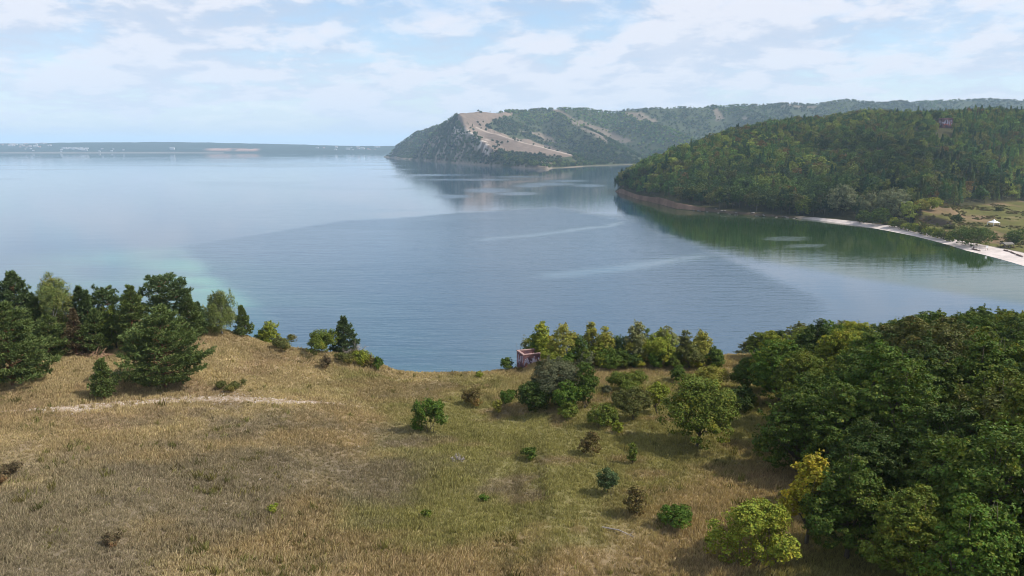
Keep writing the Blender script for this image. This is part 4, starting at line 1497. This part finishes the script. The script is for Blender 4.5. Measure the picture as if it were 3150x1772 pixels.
def graffiti(parent, mat, w_, h_, place, seed, n=11):
    """loose painted letter-like strokes, flat on the wall"""
    rng = np.random.default_rng(seed)
    mb = MB()
    th = 0.05
    for i in range(n):
        cx = -w_ / 2 + w_ * (0.08 + 0.84 * (i + 0.5) / n) + rng.normal() * 0.05
        cz_ = h_ * rng.uniform(0.36, 0.64)
        pts = []
        k = rng.integers(4, 6)
        for j in range(k):
            pts.append((cx + rng.uniform(-0.22, 0.22), cz_ + rng.uniform(-0.34, 0.34) * h_))
        pts = np.array(pts)
        pts[:, 0] = np.clip(pts[:, 0], -w_ / 2 + .06, w_ / 2 - .06)
        pts[:, 1] = np.clip(pts[:, 1], 0.08, h_ - 0.08)
        tt_ = np.linspace(0, k - 1, 14)
        sx_ = np.interp(tt_, np.arange(k), pts[:, 0])
        sz_ = np.interp(tt_, np.arange(k), pts[:, 1])
        dxy = np.stack([np.gradient(sx_), np.gradient(sz_)], 1)
        dxy /= np.linalg.norm(dxy, axis=1, keepdims=True) + 1e-6
        nx, nz = -dxy[:, 1] * th, dxy[:, 0] * th
        a = np.array([place(p, q, 0.006 + 0.0015 * i) for p, q in zip(sx_ + nx, sz_ + nz)])
        b = np.array([place(p, q, 0.006 + 0.0015 * i) for p, q in zip(sx_ - nx, sz_ - nz)])
        v = np.empty((28, 3))
        v[0::2], v[1::2] = a, b
        f = [[2 * q, 2 * q + 1, 2 * q + 3, 2 * q + 2] for q in range(13)]
        mb.add(v, f)
    return mb.obj('graffiti', mat, parent)


M_BRICK = brick_mat()
M_COPING = flat_mat('pale_mortar', (0.30, 0.195, 0.18), var=0.45, scale=2.0)
M_SPRAY = flat_mat('lilac_spray_paint', (0.46, 0.42, 0.52), var=0.15, scale=2.0)
M_SPRAYR = flat_mat('red_spray_paint', (0.62, 0.14, 0.10), var=0.25, scale=2.0)
M_INNER = flat_mat('inner_brick', (0.36, 0.22, 0.15), var=0.35, scale=2.0)


def ruin(label, loc, rz, W, D, Hh, thick, seed, scale=1.0):
    root = thing('brick_ruin', label, 'ruin', loc, rz)
    root.scale = (scale,) * 3
    e = -0.35
    for nm_, c_, s_ in (('front_wall', (0, -D / 2, 0), (W, thick, Hh)), ('left_wall', (-W / 2 + thick / 2, 0.0, 0), (thick, D - 2 * thick / 2 - thick - 0.004, Hh)), ('back_wall', (0, D / 2, 0), (W, thick, Hh))):
        mb = MB()
        yoff = c_[1]
        if nm_ == 'front_wall':
            yoff += thick / 2
        if nm_ == 'back_wall':
            yoff -= thick / 2
        mb.box((c_[0], yoff, (Hh + e) / 2), (s_[0], s_[1], Hh - e))
        wl = mb.obj(nm_, M_BRICK, root)
        cp = MB()
        cp.box((c_[0], yoff, Hh + 0.05), (s_[0] + (0.06 if nm_ != 'left_wall' else 0.05), s_[1] + (0.06 if nm_ != 'left_wall' else -0.06), 0.10))
        cp.obj('coping', M_COPING, wl)
        if nm_ == 'front_wall':
            graffiti(wl, M_SPRAY, W, Hh, lambda p, q, o: (p, -D / 2 - o, q), seed, 11)
            g2 = graffiti(wl, M_SPRAYR, W * 0.8, Hh * 0.5, lambda p, q, o: (p, -D / 2 - o - 0.02, q - 0.05), seed + 5, 4)
        if nm_ == 'left_wall':
            graffiti(wl, M_SPRAY, D * 0.9, Hh, lambda p, q, o: (-W / 2 - o, -p, q), seed + 2, 7)
    # stepped, broken right wall
    mb = MB()
    nst = 6
    for k in range(nst):
        yk = -D / 2 + thick + (D - 2 * thick) * (k + 0.5) / nst
        hk = Hh * (0.85, 0.62, 0.45, 0.38, 0.55, 0.8)[k]
        mb.box((W / 2 - thick / 2, yk, (hk + e) / 2), (thick, (D - 2 * thick) / nst - 0.006, hk - e))
    mb.obj('broken_wall', M_INNER, root)
    fl = MB()
    fl.box((0, 0, 0.10), (W - 2 * thick - 0.02, D - 2 * thick - 0.02, 0.2))
    fl.obj('rubble_floor', M_INNER, root)
    return root


bx, by, bz = hit(527, 367.0)
ruin('roofless square brick walls covered in lilac and red graffiti at the cliff edge', (bx + 0.2, by + 1.0, bz - 0.22), math.radians(20), 2.15, 2.2, 1.7, 0.24, 5)
# brick ruin high on the wooded hill
rx_, ry_ = None, None
for y_ in np.arange(560, 1100, 2.0):
    d_ = ray(945, 126.5)
    x_ = d_[0] * y_ / d_[1]
    zr = H + d_[2] * y_ / d_[1]
    if hill_z(x_, y_) + 1.0 >= zr:
        rx_, ry_ = x_, y_
        break
if rx_ is None:
    y_ = 900.0
    rx_, ry_ = ray(945, 126.5)[0] * y_ / ray(945, 126.5)[1], y_
ruin('small roofless ruin with pale walls among the trees high on the hill', (rx_, ry_, float(hill_z(rx_, ry_)) + 1.0), math.radians(-8), 2.25, 2.3, 1.75, 0.26, 15, 4.6)

# ------------------------------------------------------------------ forest on the hill
M_FOREST = M_FARLEAF


def far_tree_mesh(seed, h, w, n, leaf, shape='round', mat=None):
    rng = np.random.default_rng(seed)
    if shape == 'round':
        v, f, ctr, rl = broad_crown(rng, h, w, 0.22 * h, leaf, n, 7, 7, w * 0.10)
    else:
        q = rng.random(n) ** 0.75
        ph = rng.uniform(0, 2 * PI, n)
        rr = (1 - q) * w / 2 * rng.uniform(0.6, 1.05, n) + 0.05 * w
        pos = np.stack([np.cos(ph) * rr, np.sin(ph) * rr, h * (0.1 + 0.9 * q)], 1)
        nrm = unit(np.stack([np.cos(ph), np.sin(ph), 0.7 + 0 * q], 1) + rng.normal(size=(n, 3)) * 0.4)
        v, f = leaves(pos, nrm, leaf, leaf * 0.7, rng)
    mb = MB()
    mb.tube([(0, 0, -0.8), (0, 0, 0.35 * h), (0, 0, 0.8 * h)], [0.02 * h, 0.016 * h, 0.005 * h], 5, False)
    tv, tf = mb.arrays()
    nf = len(f)
    allv = np.concatenate([v, tv])
    allf = np.concatenate([f, tf[0] + len(v)])
    return mesh_np('forest_tree', allv, allf, [mat or M_FARLEAF, M_BARK], np.concatenate([np.zeros(nf), np.ones(len(tf[0]))]))


# positions: dense jittered cover of the slope
rng = np.random.default_rng(123)
NT_ = 34000
ca = rng.uniform(A0 + 0.004, 0.86, NT_)
cq = rng.random(NT_)
yc_ = np.interp(ca, c_a, _yc)
y0_ = y_shore(ca)
cy = y0_ + (yc_ * 1.08 - y0_) * cq ** 0.8 + 3
cx_ = ca * cy
keep = rng.random(NT_) < np.clip((cy / 900) ** 1 * 1.05, 0.2, 1) * np.clip((yc_ - y0_) / (700 * K), 0.08, 1)
yb_, yf_ = y_beach(ca), y_field(ca)
jn = fbm(cx_ / 14, cy / 25, 201, 3) - 0.5
keep &= ~((ca + 0.03 * jn > 0.485) & (cy < yf_ + 25 * jn + 4))
for wu, wvv, ww in ((842, 216, 13), (868, 217.5, 10), (893, 219.5, 15)):
    wx, wy = at_z(wu, wvv, 3.0)
    keep &= ~((np.abs(cx_ - wx * cy / wy) < ww * 0.62) & (cy < wy + 10))
keep &= cy > np.where(ca < 0.37, y0_ + 2.0 + 7 * (fbm(ca * 260, ca * 0, 61, 2) > 0.52), yb_ + 3)
keep &= (np.hypot(cx_ - rx_, (cy - ry_) * 0.35) > 11) & ~((np.abs(cx_ - rx_ * cy / ry_) < 9) & (cy > ry_ - 95) & (cy < ry_ + 8))
cx_, cy, ca = cx_[keep], cy[keep], ca[keep]
cz_ = hill_z(cx_, cy)
ok = cz_ > 1.2
cx_, cy, cz_, ca = cx_[ok], cy[ok], cz_[ok], ca[ok]
# thin to a minimum spacing with a coarse grid
cell = {}
sel = []
order = rng.permutation(len(cx_))
for i in order:
    k = (int(cx_[i] // 5.6), int(cy[i] // 6.4))
    if k not in cell:
        cell[k] = 1
        sel.append(i)
sel = np.array(sel)
cx_, cy, cz_, ca = cx_[sel], cy[sel], cz_[sel], ca[sel]


def forest_tint(x, y, rng, n):
    base = np.array([[0.082, 0.135, 0.026], [0.115, 0.150, 0.028], [0.054, 0.102, 0.026], [0.120, 0.122, 0.032], [0.036, 0.070, 0.024], [0.160, 0.190, 0.034]])
    k = np.clip((fbm(x / 45, y / 60, 101, 3) * 1.5 - 0.25 + rng.normal(size=n) * 0.22) * 6, 0, 5.99).astype(int)
    t_ = base[k] * rng.uniform(0.6, 1.35, (n, 1))
    t_ = t_ * (0.62 + 0.76 * sstep(fbm(x / 110, y / 150, 404, 3), 0.3, 0.7))[:, None]
    rust = rng.random(n) < 0.02
    t_[rust] = np.array([0.15, 0.10, 0.035])
    return t_


tint = forest_tint(cx_, cy, rng, len(cx_))
ftrees = [far_tree_mesh(40 + i, 8.5, 7.0, 420, 0.75) for i in range(6)] + [far_tree_mesh(50 + i, 10.5, 4.2, 360, 0.7, 'cone') for i in range(2)]
scl = rng.uniform(0.60, 1.25, len(cx_)) * (0.75 + 0.5 * fbm(cx_ / 40, cy / 55, 303, 3)) * np.interp(cz_, [0, 12, 40], [1.5, 1.35, 1.0])
kind_ = rng.integers(0, 6, len(cx_))
con = (rng.random(len(cx_)) < 0.10 + 0.25 * (ca > 0.55))
kind_[con] = 6 + rng.integers(0, 2, con.sum())
tint[con] *= np.array([0.65, 0.80, 0.95])
near = np.argsort(cy + 60 * (cz_ > 40))[:165]
isnear = np.zeros(len(cx_), bool)
isnear[near] = True
M_NEARHILL = leaf_mat('hill_leaf', 'OBJECT', 0.2, 0.35, 0.02, 0.15)
HILLT = [far_tree_mesh(70 + i, 8.5, 7.0, 900, 0.52, 'round', M_NEARHILL) for i in range(5)] + [far_tree_mesh(75 + i, 10.5, 4.2, 700, 0.5, 'cone', M_NEARHILL) for i in range(2)]
for i in near:
    cone = kind_[i] >= 6
    me = HILLT[5 + kind_[i] % 2] if cone else HILLT[kind_[i] % 5]
    lum = tint[i].sum()
    side = 'close to the water' if cz_[i] < 9 else ('low on the slope' if cz_[i] < 22 else 'partway up the slope')
    what = 'narrow dark conifer' if cone else ('dark leafy tree' if lum < 0.165 else ('russet tinged tree' if tint[i][0] > 1.3 * tint[i][1] else ('light green leafy tree' if lum > 0.21 else 'mid green leafy tree')))
    o = link('hill_tree', me, None, (cx_[i], cy[i], cz_[i]), tint[i])
    o.rotation_euler = (0, 0, rng.uniform(0, 6.28))
    o.scale = (scl[i],) * 3
    uo = project(cx_[i], cy[i], cz_[i])[0]
    place_ = 'at the cape tip' if uo < 650 else ('above the eroded bank' if uo < 705 else ('above the boulder shore' if uo < 790 else ('behind the willows' if uo < 900 else 'behind the field')))
    tag(o, what + ' of the hill wood, ' + side + ' ' + place_, 'tree', 'trees at the front of the hill wood')
r_ = ~isnear
scatter('forest', np.stack([cx_, cy, cz_], 1)[r_], rng.uniform(0, 6.28, r_.sum()), scl[r_], tint[r_], kind_[r_], [bpy.data.objects.new('forest_tree', mm) for mm in ftrees], 'dense mixed wood covering the hill across the bay')


def hill_pt(u, v, zg=0.0):
    """first point of the hill terrain seen at a pixel"""
    dx_, dy_, dz_ = ray(u, v)
    yy_ = np.arange(180, 1200, 0.5)
    zz_ = H + dz_ * yy_ / dy_
    g = hill_z(dx_ * yy_ / dy_, yy_)
    below = (zz_ <= g) & (g > 0.3)
    k = int(np.argmax(below)) if below.any() else int(np.argmin(np.abs(zz_ - 1.0)))
    return float(dx_ * yy_[k] / dy_), float(yy_[k]), float(g[k])


# low weeds that break up the field behind the beach
rng = np.random.default_rng(606)
wa = rng.uniform(0.485, 0.78, 5200)
wy0, wy1 = y_beach(wa) + 2, y_field(wa) + 6
wyy = wy0 + (wy1 - wy0) * rng.random(5200)
wxx = wa * wyy
kp = fbm(wxx / 16, wyy / 24, 71, 3) > 0.56
wxx, wyy = wxx[kp], wyy[kp]
wt = np.array([[0.13, 0.13, 0.04], [0.17, 0.135, 0.06], [0.11, 0.125, 0.035], [0.20, 0.15, 0.08]])[rng.integers(0, 4, len(wxx))] * rng.uniform(0.7, 1.2, (len(wxx), 1))
scatter('weeds', np.stack([wxx, wyy, hill_z(wxx, wyy) - 0.2], 1), rng.uniform(0, 6.28, len(wxx)), rng.uniform(0.05, 0.15, len(wxx)), wt, rng.integers(0, 2, len(wxx)),
        [bpy.data.objects.new('weed_clump', far_tree_mesh(600 + i, 7.0, 13.0, 90, 2.6)) for i in range(2)], 'low weeds dotting the field behind the beach')


def hill_thing(name, label, cat, u, v, zguess, h, w, color, seed, leaf=0.6, group=None, z0=0.08):
    x, y, z = hill_pt(u, v)
    rng = np.random.default_rng(seed)
    root = thing(name, label, cat, (float(x), float(y), z), 0.0, group)
    vv_, ff_, ctr, rl = broad_crown(rng, h, w, z0 * h, leaf, int(15 * w * h) + 500, 12, 18, w * 0.075)
    broad_trunk(rng, ctr, z0 * h, h, 0.02 * h).obj('trunk', M_BARK, root)
    link('crown', mesh_np('crown', vv_, ff_, [M_LEAF]), root, None, color)
    return root


WIL = [(842, 215.5, 20, 19, 'willow', 'big silvery willow, first at the start of the beach'), (868, 217, 15, 14, 'willow', 'smaller silvery willow between two big willows'), (893, 219, 19, 22, 'willow', 'broad silvery willow, last before the field'),
       (803, 215.5, 13, 12, 'mid', 'light green willow left of the beach start'), (862, 223.0, 8, 9, 'dark', 'dark leafy tree at the back of the beach below the willows'), (880, 224.5, 10, 12, 'dark', 'dark round tree at the back of the beach'),
       (912, 216, 8, 10, 'lime', 'yellow green tree at the field corner'), (921, 212.5, 8, 10, 'gold', 'golden tree behind the field corner'), (932, 210.5, 8, 11, 'lime', 'light green tree third along the far field edge')]
for i, (u, v, h_, w_, c_, lab) in enumerate(WIL):
    hill_thing('willow_tree' if c_ == 'willow' else 'broadleaf_tree', lab, 'tree', u, v, 2.5, h_, w_, COL[c_], 1100 + i, 0.75)
SHR = [(977, 246.0, 9.5, 13, 'dark', 'large dark round bush at the beach below the white tent'), (962, 244.5, 9.0, 12, 'dark', 'left half of the large dark beach bushes'), (985, 240, 6, 8, 'dark', 'dark bush in front of the white tent'),
       (1016, 243, 7, 10, 'dark', 'dark bush at the picture edge beside the shelter'), (957, 222.5, 4.5, 7, 'deep', 'single dark bush on the field bank'),
       (999, 212, 3.5, 5, 'olive', 'small green bush on the far field behind the white tent'), (949, 229, 2.6, 6, 'olive', 'low scrub in the gully by the bank'), (970, 234, 2.2, 5, 'olive', 'low scrub between the bank and the tent')]
hr_ = np.random.default_rng(91)
for i in range(14):
    q = i / 13
    cc = ['lime', 'mid', 'olive', 'lime', 'mid'][i % 5]
    SHR.append((893 + 57 * q, np.interp(q, [0, 1], [226.8, 240.5]) + hr_.normal() * 0.4, hr_.uniform(3.4, 5.6), hr_.uniform(4.5, 6.5), cc, {'lime': 'yellow green', 'mid': 'mid green', 'olive': 'olive'}[cc] + ' shrub in the hedge row at the back of the beach'))
for i, (u, v, h_, w_, c_, lab) in enumerate(SHR):
    hill_thing('beach_shrub', lab, 'bush', u, v, 2.5, h_, w_, COL[c_], 1200 + i, 0.55, 'shrubs behind the beach', z0=0.02)


# white pavilion tent
M_TENT = flat_mat('white_canvas', (0.80, 0.80, 0.80), var=0.04)
M_WOODG = flat_mat('weathered_wood', (0.17, 0.14, 0.11), var=0.3)
M_ROOFG = flat_mat('grey_roof_board', (0.15, 0.135, 0.12), var=0.25)
loc = hill_pt(993.5, 225.6, 5)
tn = thing('pavilion_tent', 'white peaked pavilion tent standing on the field behind the beach', 'tent', loc, 0.25)
mb = MB()
q = 2.2
prof = [(q, 1.9), (q * 0.62, 2.35), (q * 0.3, 2.8), (0.08, 3.6)]
vs, fs = [], []
for r_s, z_ in prof:
    vs += [(-r_s, -r_s, z_), (r_s, -r_s, z_), (r_s, r_s, z_), (-r_s, r_s, z_)]
for k in range(3):
    for j in range(4):
        fs.append([4 * k + j, 4 * k + (j + 1) % 4, 4 * k + 4 + (j + 1) % 4, 4 * k + 4 + j])
fs.append([12, 13, 14, 15])
mb.add(vs, fs)
mb.obj('canopy', M_TENT, tn)
for sx_, sy_ in ((-1, -1), (1, -1), (1, 1), (-1, 1)):
    lg = MB()
    lg.box((sx_ * (q - 0.08), sy_ * (q - 0.08), 0.93), (0.16, 0.16, 1.9))
    lg.obj('leg', M_TENT, tn)
vl = MB()
for j, (cx0, cy0, sx0, sy0) in enumerate(((0, -q - .02, 2 * q, .03), (q + .02, 0, .03, 2 * q), (0, q + .02, 2 * q, .03), (-q - .02, 0, .03, 2 * q))):
    vl.box((cx0, cy0, 1.74), (sx0, sy0, 0.30))
vl.obj('valance', M_TENT, tn)

# picnic shelter
loc = hill_pt(1006.5, 248.0, 2)
sh_ = thing('picnic_shelter', 'dark wooden picnic shelter with a grey roof above the beach', 'shelter', loc, 0.2)
mb = MB()
mb.add([(-2.6, -1.9, 1.9), (2.6, -1.9, 1.9), (2.6, 1.9, 1.9), (-2.6, 1.9, 1.9), (-2.6, 0, 2.8), (2.6, 0, 2.8)], [[0, 1, 5, 4], [2, 3, 4, 5], [0, 3, 2, 1]], [[0, 4, 3], [1, 2, 5]])
mb.obj('roof', M_ROOFG, sh_)
for sx_, sy_ in ((-1, -1), (1, -1), (1, 1), (-1, 1), (0, -1), (0, 1)):
    lg = MB()
    lg.box((sx_ * 2.2, sy_ * 1.5, 0.9), (0.18, 0.18, 2.0))
    lg.obj('post', M_WOODG, sh_)
mb = MB()
mb.box((0, 0, 0.75), (3.2, 0.8, 0.08))
mb.box((-1.2, 0, 0.35), (0.12, 0.6, 0.72))
mb.box((1.2, 0, 0.35), (0.12, 0.6, 0.72))
mb.obj('table', M_WOODG, sh_)
for s_ in (-1, 1):
    mb = MB()
    mb.box((0, s_ * 0.95, 0.45), (3.2, 0.35, 0.07))
    mb.box((-1.2, s_ * 0.95, 0.2), (0.1, 0.3, 0.42))
    mb.box((1.2, s_ * 0.95, 0.2), (0.1, 0.3, 0.42))
    mb.obj('bench', M_WOODG, sh_)

# notice board
loc = hill_pt(986.7, 250.6, 1.5)
nb_ = thing('notice_board', 'white notice board on two posts at the top of the beach', 'sign', loc, 0.1)
mb = MB()
mb.box((0, 0, 1.75), (1.1, 0.06, 1.0))
mb.obj('panel', M_TENT, nb_)
for s_ in (-1, 1):
    mb = MB()
    mb.box((s_ * 0.45, 0.07, 0.95), (0.09, 0.08, 2.3))
    mb.obj('post', M_WOODG, nb_)

# driftwood
M_DRIFT = flat_mat('driftwood', (0.15, 0.10, 0.075), var=0.35)
for k, (u1, v1, u2, v2, lab) in enumerate([(971.5, 254.6, 980.5, 252.2, 'long dark driftwood trunk lying across the beach beside the two people'), (1004, 250.6, 1010.5, 252.4, 'brown log at the grass edge under the shelter'),
                                           (1010.8, 252.6, 1016, 254.6, 'brown log in the middle of the beach edge row'), (1016.5, 255, 1023, 257.4, 'brown log at the picture edge end of the beach edge row')]):
    a = np.array(hill_pt(u1, v1, 1))
    b = np.array(hill_pt(u2, v2, 1))
    mb = MB()
    dv = b - a
    r2 = np.random.default_rng(60 + k)
    mb.tube([np.zeros(3) + [0, 0, .22], dv * 0.5 + [0, 0, 0.30], dv + [0, 0, 0.22]], [0.34, 0.27, 0.14], 7)
    for j in range(4):
        p = dv * r2.uniform(0.2, 0.9) + [0, 0, 0.3]
        mb.tube([p, p + unit(r2.normal(size=3) + [0, 0, 0.8]) * 0.9], [0.1, 0.03], 4)
    tag(mb.obj('driftwood_log', M_DRIFT, None, False, a), lab, 'log', None)

# boulders at the waterline of the hill
rng = np.random.default_rng(222)
M_ROCK = flat_mat('shore_rock', (0.15, 0.135, 0.12), var=0.35)


def rock_mesh(seed):
    r = np.random.default_rng(seed)
    th = np.linspace(0, 2 * PI, 8, endpoint=False)
    mb = MB()
    rings = [(-0.3, 0.85), (0.15, 1.0), (0.5, 0.7)]
    v = [[math.cos(a) * rr * r.uniform(0.8, 1.15), math.sin(a) * rr * r.uniform(.8, 1.15), z + r.normal() * .05] for z, rr in rings for a in th] + [[0, 0, 0.68]]
    f4 = [[8 * k + j, 8 * k + (j + 1) % 8, 8 * k + 8 + (j + 1) % 8, 8 * k + 8 + j] for k in range(2) for j in range(8)]
    f3 = [[16 + j, 16 + (j + 1) % 8, 24] for j in range(8)]
    mb.add(v, f4, f3)
    return mb.mesh('boulder', M_ROCK)


RK = [rock_mesh(i) for i in range(4)]
for i in range(30):
    u = rng.uniform(690, 800)
    a = (u - 512) / FPX * 1.02
    y_ = float(y_shore(np.array(a))) + rng.uniform(-3, 2.5)
    x_ = a * y_
    o = link('boulder', RK[i % 4], None, (x_, y_, max(float(hill_z(x_, y_)), 0.0)))
    s_ = rng.uniform(0.4, 1.1)
    o.scale = (s_ * 1.3, s_, s_ * 0.8)
    o.rotation_euler = (0, 0, rng.uniform(0, 6))
    tag(o, 'grey boulder at the waterline below the hill wood', 'boulder', 'boulders along the foot of the hill')

# two people by the water
def person(loc, rz, shirt, trousers, label, arm):
    root = thing('person', label, 'person', loc, rz, None)
    me = bpy.data.meshes.new('body')
    J = [(0, 0, .95, .13), (0, 0, 1.15, .14), (0, 0, 1.38, .15), (0, .0, 1.50, .06), (0, .01, 1.62, .10), (0, .01, 1.72, .085),
         (.10, 0, .86, .10), (.12, .02, .48, .065), (.13, -.01, .08, .045), (.13, .12, .03, .04),
         (-.10, 0, .86, .10), (-.13, -.06, .48, .065), (-.14, -.12, .08, .045), (-.14, .01, .03, .04),
         (.19, 0, 1.40, .06), (.25, arm * .1, 1.14, .045), (.24, .10 + arm * .2, .92, .032), (.235, .14 + arm * .22, .84, .03),
         (-.19, 0, 1.40, .06), (-.25, -.02, 1.14, .045), (-.25, .06, .90, .032), (-.245, .08, .82, .03)]
    E = [(0, 1), (1, 2), (2, 3), (3, 4), (4, 5), (0, 6), (6, 7), (7, 8), (8, 9), (0, 10), (10, 11), (11, 12), (12, 13), (2, 14), (14, 15), (15, 16), (16, 17), (2, 18), (18, 19), (19, 20), (20, 21)]
    me.from_pydata([j[:3] for j in J], E, [])
    me.materials.append(flat_mat('clothes', trousers, var=0.1))
    o = link('body', me, root)
    md = o.modifiers.new('skin', 'SKIN')
    for i, j in enumerate(J):
        me.skin_vertices[0].data[i].radius = (j[3], j[3])
    me.skin_vertices[0].data[0].use_root = True
    o.modifiers.new('smooth', 'SUBSURF').levels = 1
    sh2 = MB()
    sh2.tube([(0, 0, .93), (0, 0, 1.15), (0, 0, 1.36), (0, 0, 1.48)], [.19, .185, .20, .09], 10)
    sh2.obj('shirt', flat_mat('shirt_cloth', shirt, var=0.1), root, True)
    hr = MB()
    hr.tube([(0, -.02, 1.64), (0, -.02, 1.72), (0, -.01, 1.80)], [.108, .105, .05], 8)
    hr.obj('hair', flat_mat('dark_hair', (0.03, 0.022, 0.018), var=0.1), root, True)
    return root


l1 = hill_pt(970.2, 254.8, 1)
l2 = hill_pt(972.9, 255.0, 1)
person(l1, 0.6, (0.05, 0.05, 0.07), (0.04, 0.045, 0.06), 'person in dark clothes standing nearer the water on the beach', 1.0)
person(l2, -0.9, (0.16, 0.10, 0.10), (0.05, 0.05, 0.07), 'person in a reddish top standing beside the driftwood trunk', 0.4)

# ------------------------------------------------------------------ woods on the headland and ridge
rng = np.random.default_rng(321)
NP_ = 90000
a00 = sh[0, 0] / sh[0, 1] - 0.005
pa = np.where(rng.random(NP_) < 0.4, rng.uniform(a00, 0.03, NP_), rng.uniform(0.03, 0.76, NP_))
py2 = rng.uniform(1600, 3700, NP_)
px2 = pa * py2
pz2 = pen_z(px2, py2)
uu, vv = project(px2, py2, pz2)
uu, vv = uu / .39752, vv / .39752
bm, bm2 = bare_mask(uu, vv, px2, py2, pz2)
keep = (pz2 > 1.6) & (~bm | (rng.random(NP_) < 0.004 + 0.10 * sstep(fbm(px2 / 45, py2 / 60, 515, 3), 0.58, 0.70))) & (~bm2 | (rng.random(NP_) < 0.14))
dens_ = sstep(fbm(px2 / 70, py2 / 100, 55, 3), 0.30, 0.50) * 0.8 + 0.2
keep &= rng.random(NP_) < dens_ * np.where(pa < 0.03, 0.62, 1.0)
# nothing that the near hill hides
yc_b = np.interp(pa, c_a, _yc)
zc_b = np.interp(pa, c_a, c_z)
hid = (pa > A0 + 0.03) & ((pz2 + 9 - H) / py2 < (zc_b - H - 2) / yc_b)
keep &= ~hid
px2, py2, pz2, uu, vv = px2[keep], py2[keep], pz2[keep], uu[keep], vv[keep]
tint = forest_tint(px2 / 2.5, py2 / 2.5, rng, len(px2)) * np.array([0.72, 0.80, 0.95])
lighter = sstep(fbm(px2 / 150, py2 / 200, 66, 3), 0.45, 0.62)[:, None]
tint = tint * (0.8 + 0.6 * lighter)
ptrees = [far_tree_mesh(140 + i, 8.0, 8.5, 70, 2.4) for i in range(4)] + [far_tree_mesh(150, 10, 4.5, 70, 1.8, 'cone')]
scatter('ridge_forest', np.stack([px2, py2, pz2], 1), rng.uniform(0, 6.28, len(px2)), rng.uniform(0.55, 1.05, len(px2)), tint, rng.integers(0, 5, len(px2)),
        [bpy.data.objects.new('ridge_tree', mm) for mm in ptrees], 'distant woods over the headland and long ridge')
print('counts', len(px2), len(cx_), len(spots), len(gxv))

# ------------------------------------------------------------------ houses on the far shore
M_WHITE = flat_mat('white_wall', (0.50, 0.49, 0.48), var=0.1)
M_REDROOF = flat_mat('red_roof', (0.33, 0.14, 0.10), var=0.2)
M_GREYROOF = flat_mat('grey_roof', (0.28, 0.28, 0.29), var=0.2)


def house_meshes(w_, d_, h_, roof):
    a, b = MB(), MB()
    a.box((0, 0, h_ / 2 - 2), (w_, d_, h_ + 4))
    b.add([(-w_ * .54, -d_ * .56, h_), (w_ * .54, -d_ * .56, h_), (w_ * .54, d_ * .56, h_), (-w_ * .54, d_ * .56, h_), (-w_ * .54, 0, h_ + d_ * .35), (w_ * .54, 0, h_ + d_ * .35)],
          [[0, 1, 5, 4], [2, 3, 4, 5], [3, 2, 1, 0]], [[0, 4, 3], [1, 2, 5]])
    return a.mesh('wall', M_WHITE), b.mesh('roof', roof)


HS = [house_meshes(26, 16, 10, M_GREYROOF), house_meshes(18, 14, 8, M_REDROOF), house_meshes(40, 18, 16, M_GREYROOF)]
rng = np.random.default_rng(444)


def far_house(u_d, d, k, label, group, s=1.0):
    u = u_d * .39752
    x = (u - 512) / FPX * (FY + d) * 1.0
    zt_ = np.interp(x, fx, ztop)
    z = float(far_z(np.array(x), np.array(float(d)), zt_))
    root = thing('house', label, 'house', (x, FY + d, z), rng.uniform(-.4, .4), group)
    root.scale = (s * 0.7, s * 0.7, s * 0.6)
    link('wall', HS[k][0], root)
    link('roof', HS[k][1], root)


for i in range(14):
    far_house(172 + i * 5.0 + rng.uniform(-1, 1), 25 + rng.uniform(0, 25), 2 if i % 3 else 0, 'white block in the row at the waterline of the far shore', 'white blocks in a row on the far shore', rng.uniform(0.8, 1.1))
for i in range(34):
    far_house(rng.uniform(28, 150), rng.uniform(120, 620), int(rng.integers(0, 2)), 'pale house of the hillside town at the left end of the far shore', 'houses of the hillside town on the far shore', rng.uniform(0.9, 1.4))
for i in range(12):
    far_house(rng.uniform(30, 330), rng.uniform(12, 40), 0, 'small pale house along the far strand', 'houses along the far strand', rng.uniform(0.6, 0.9))
far_house(447, 40, 2, 'single large white building standing alone on the far shore', None, 1.3)
for i in range(16):
    far_house(rng.uniform(800, 960), rng.uniform(60, 500), int(rng.integers(0, 3)), 'pale hazy house of the town left of the headland', 'houses of the hazy town left of the headland', rng.uniform(0.8, 1.2))
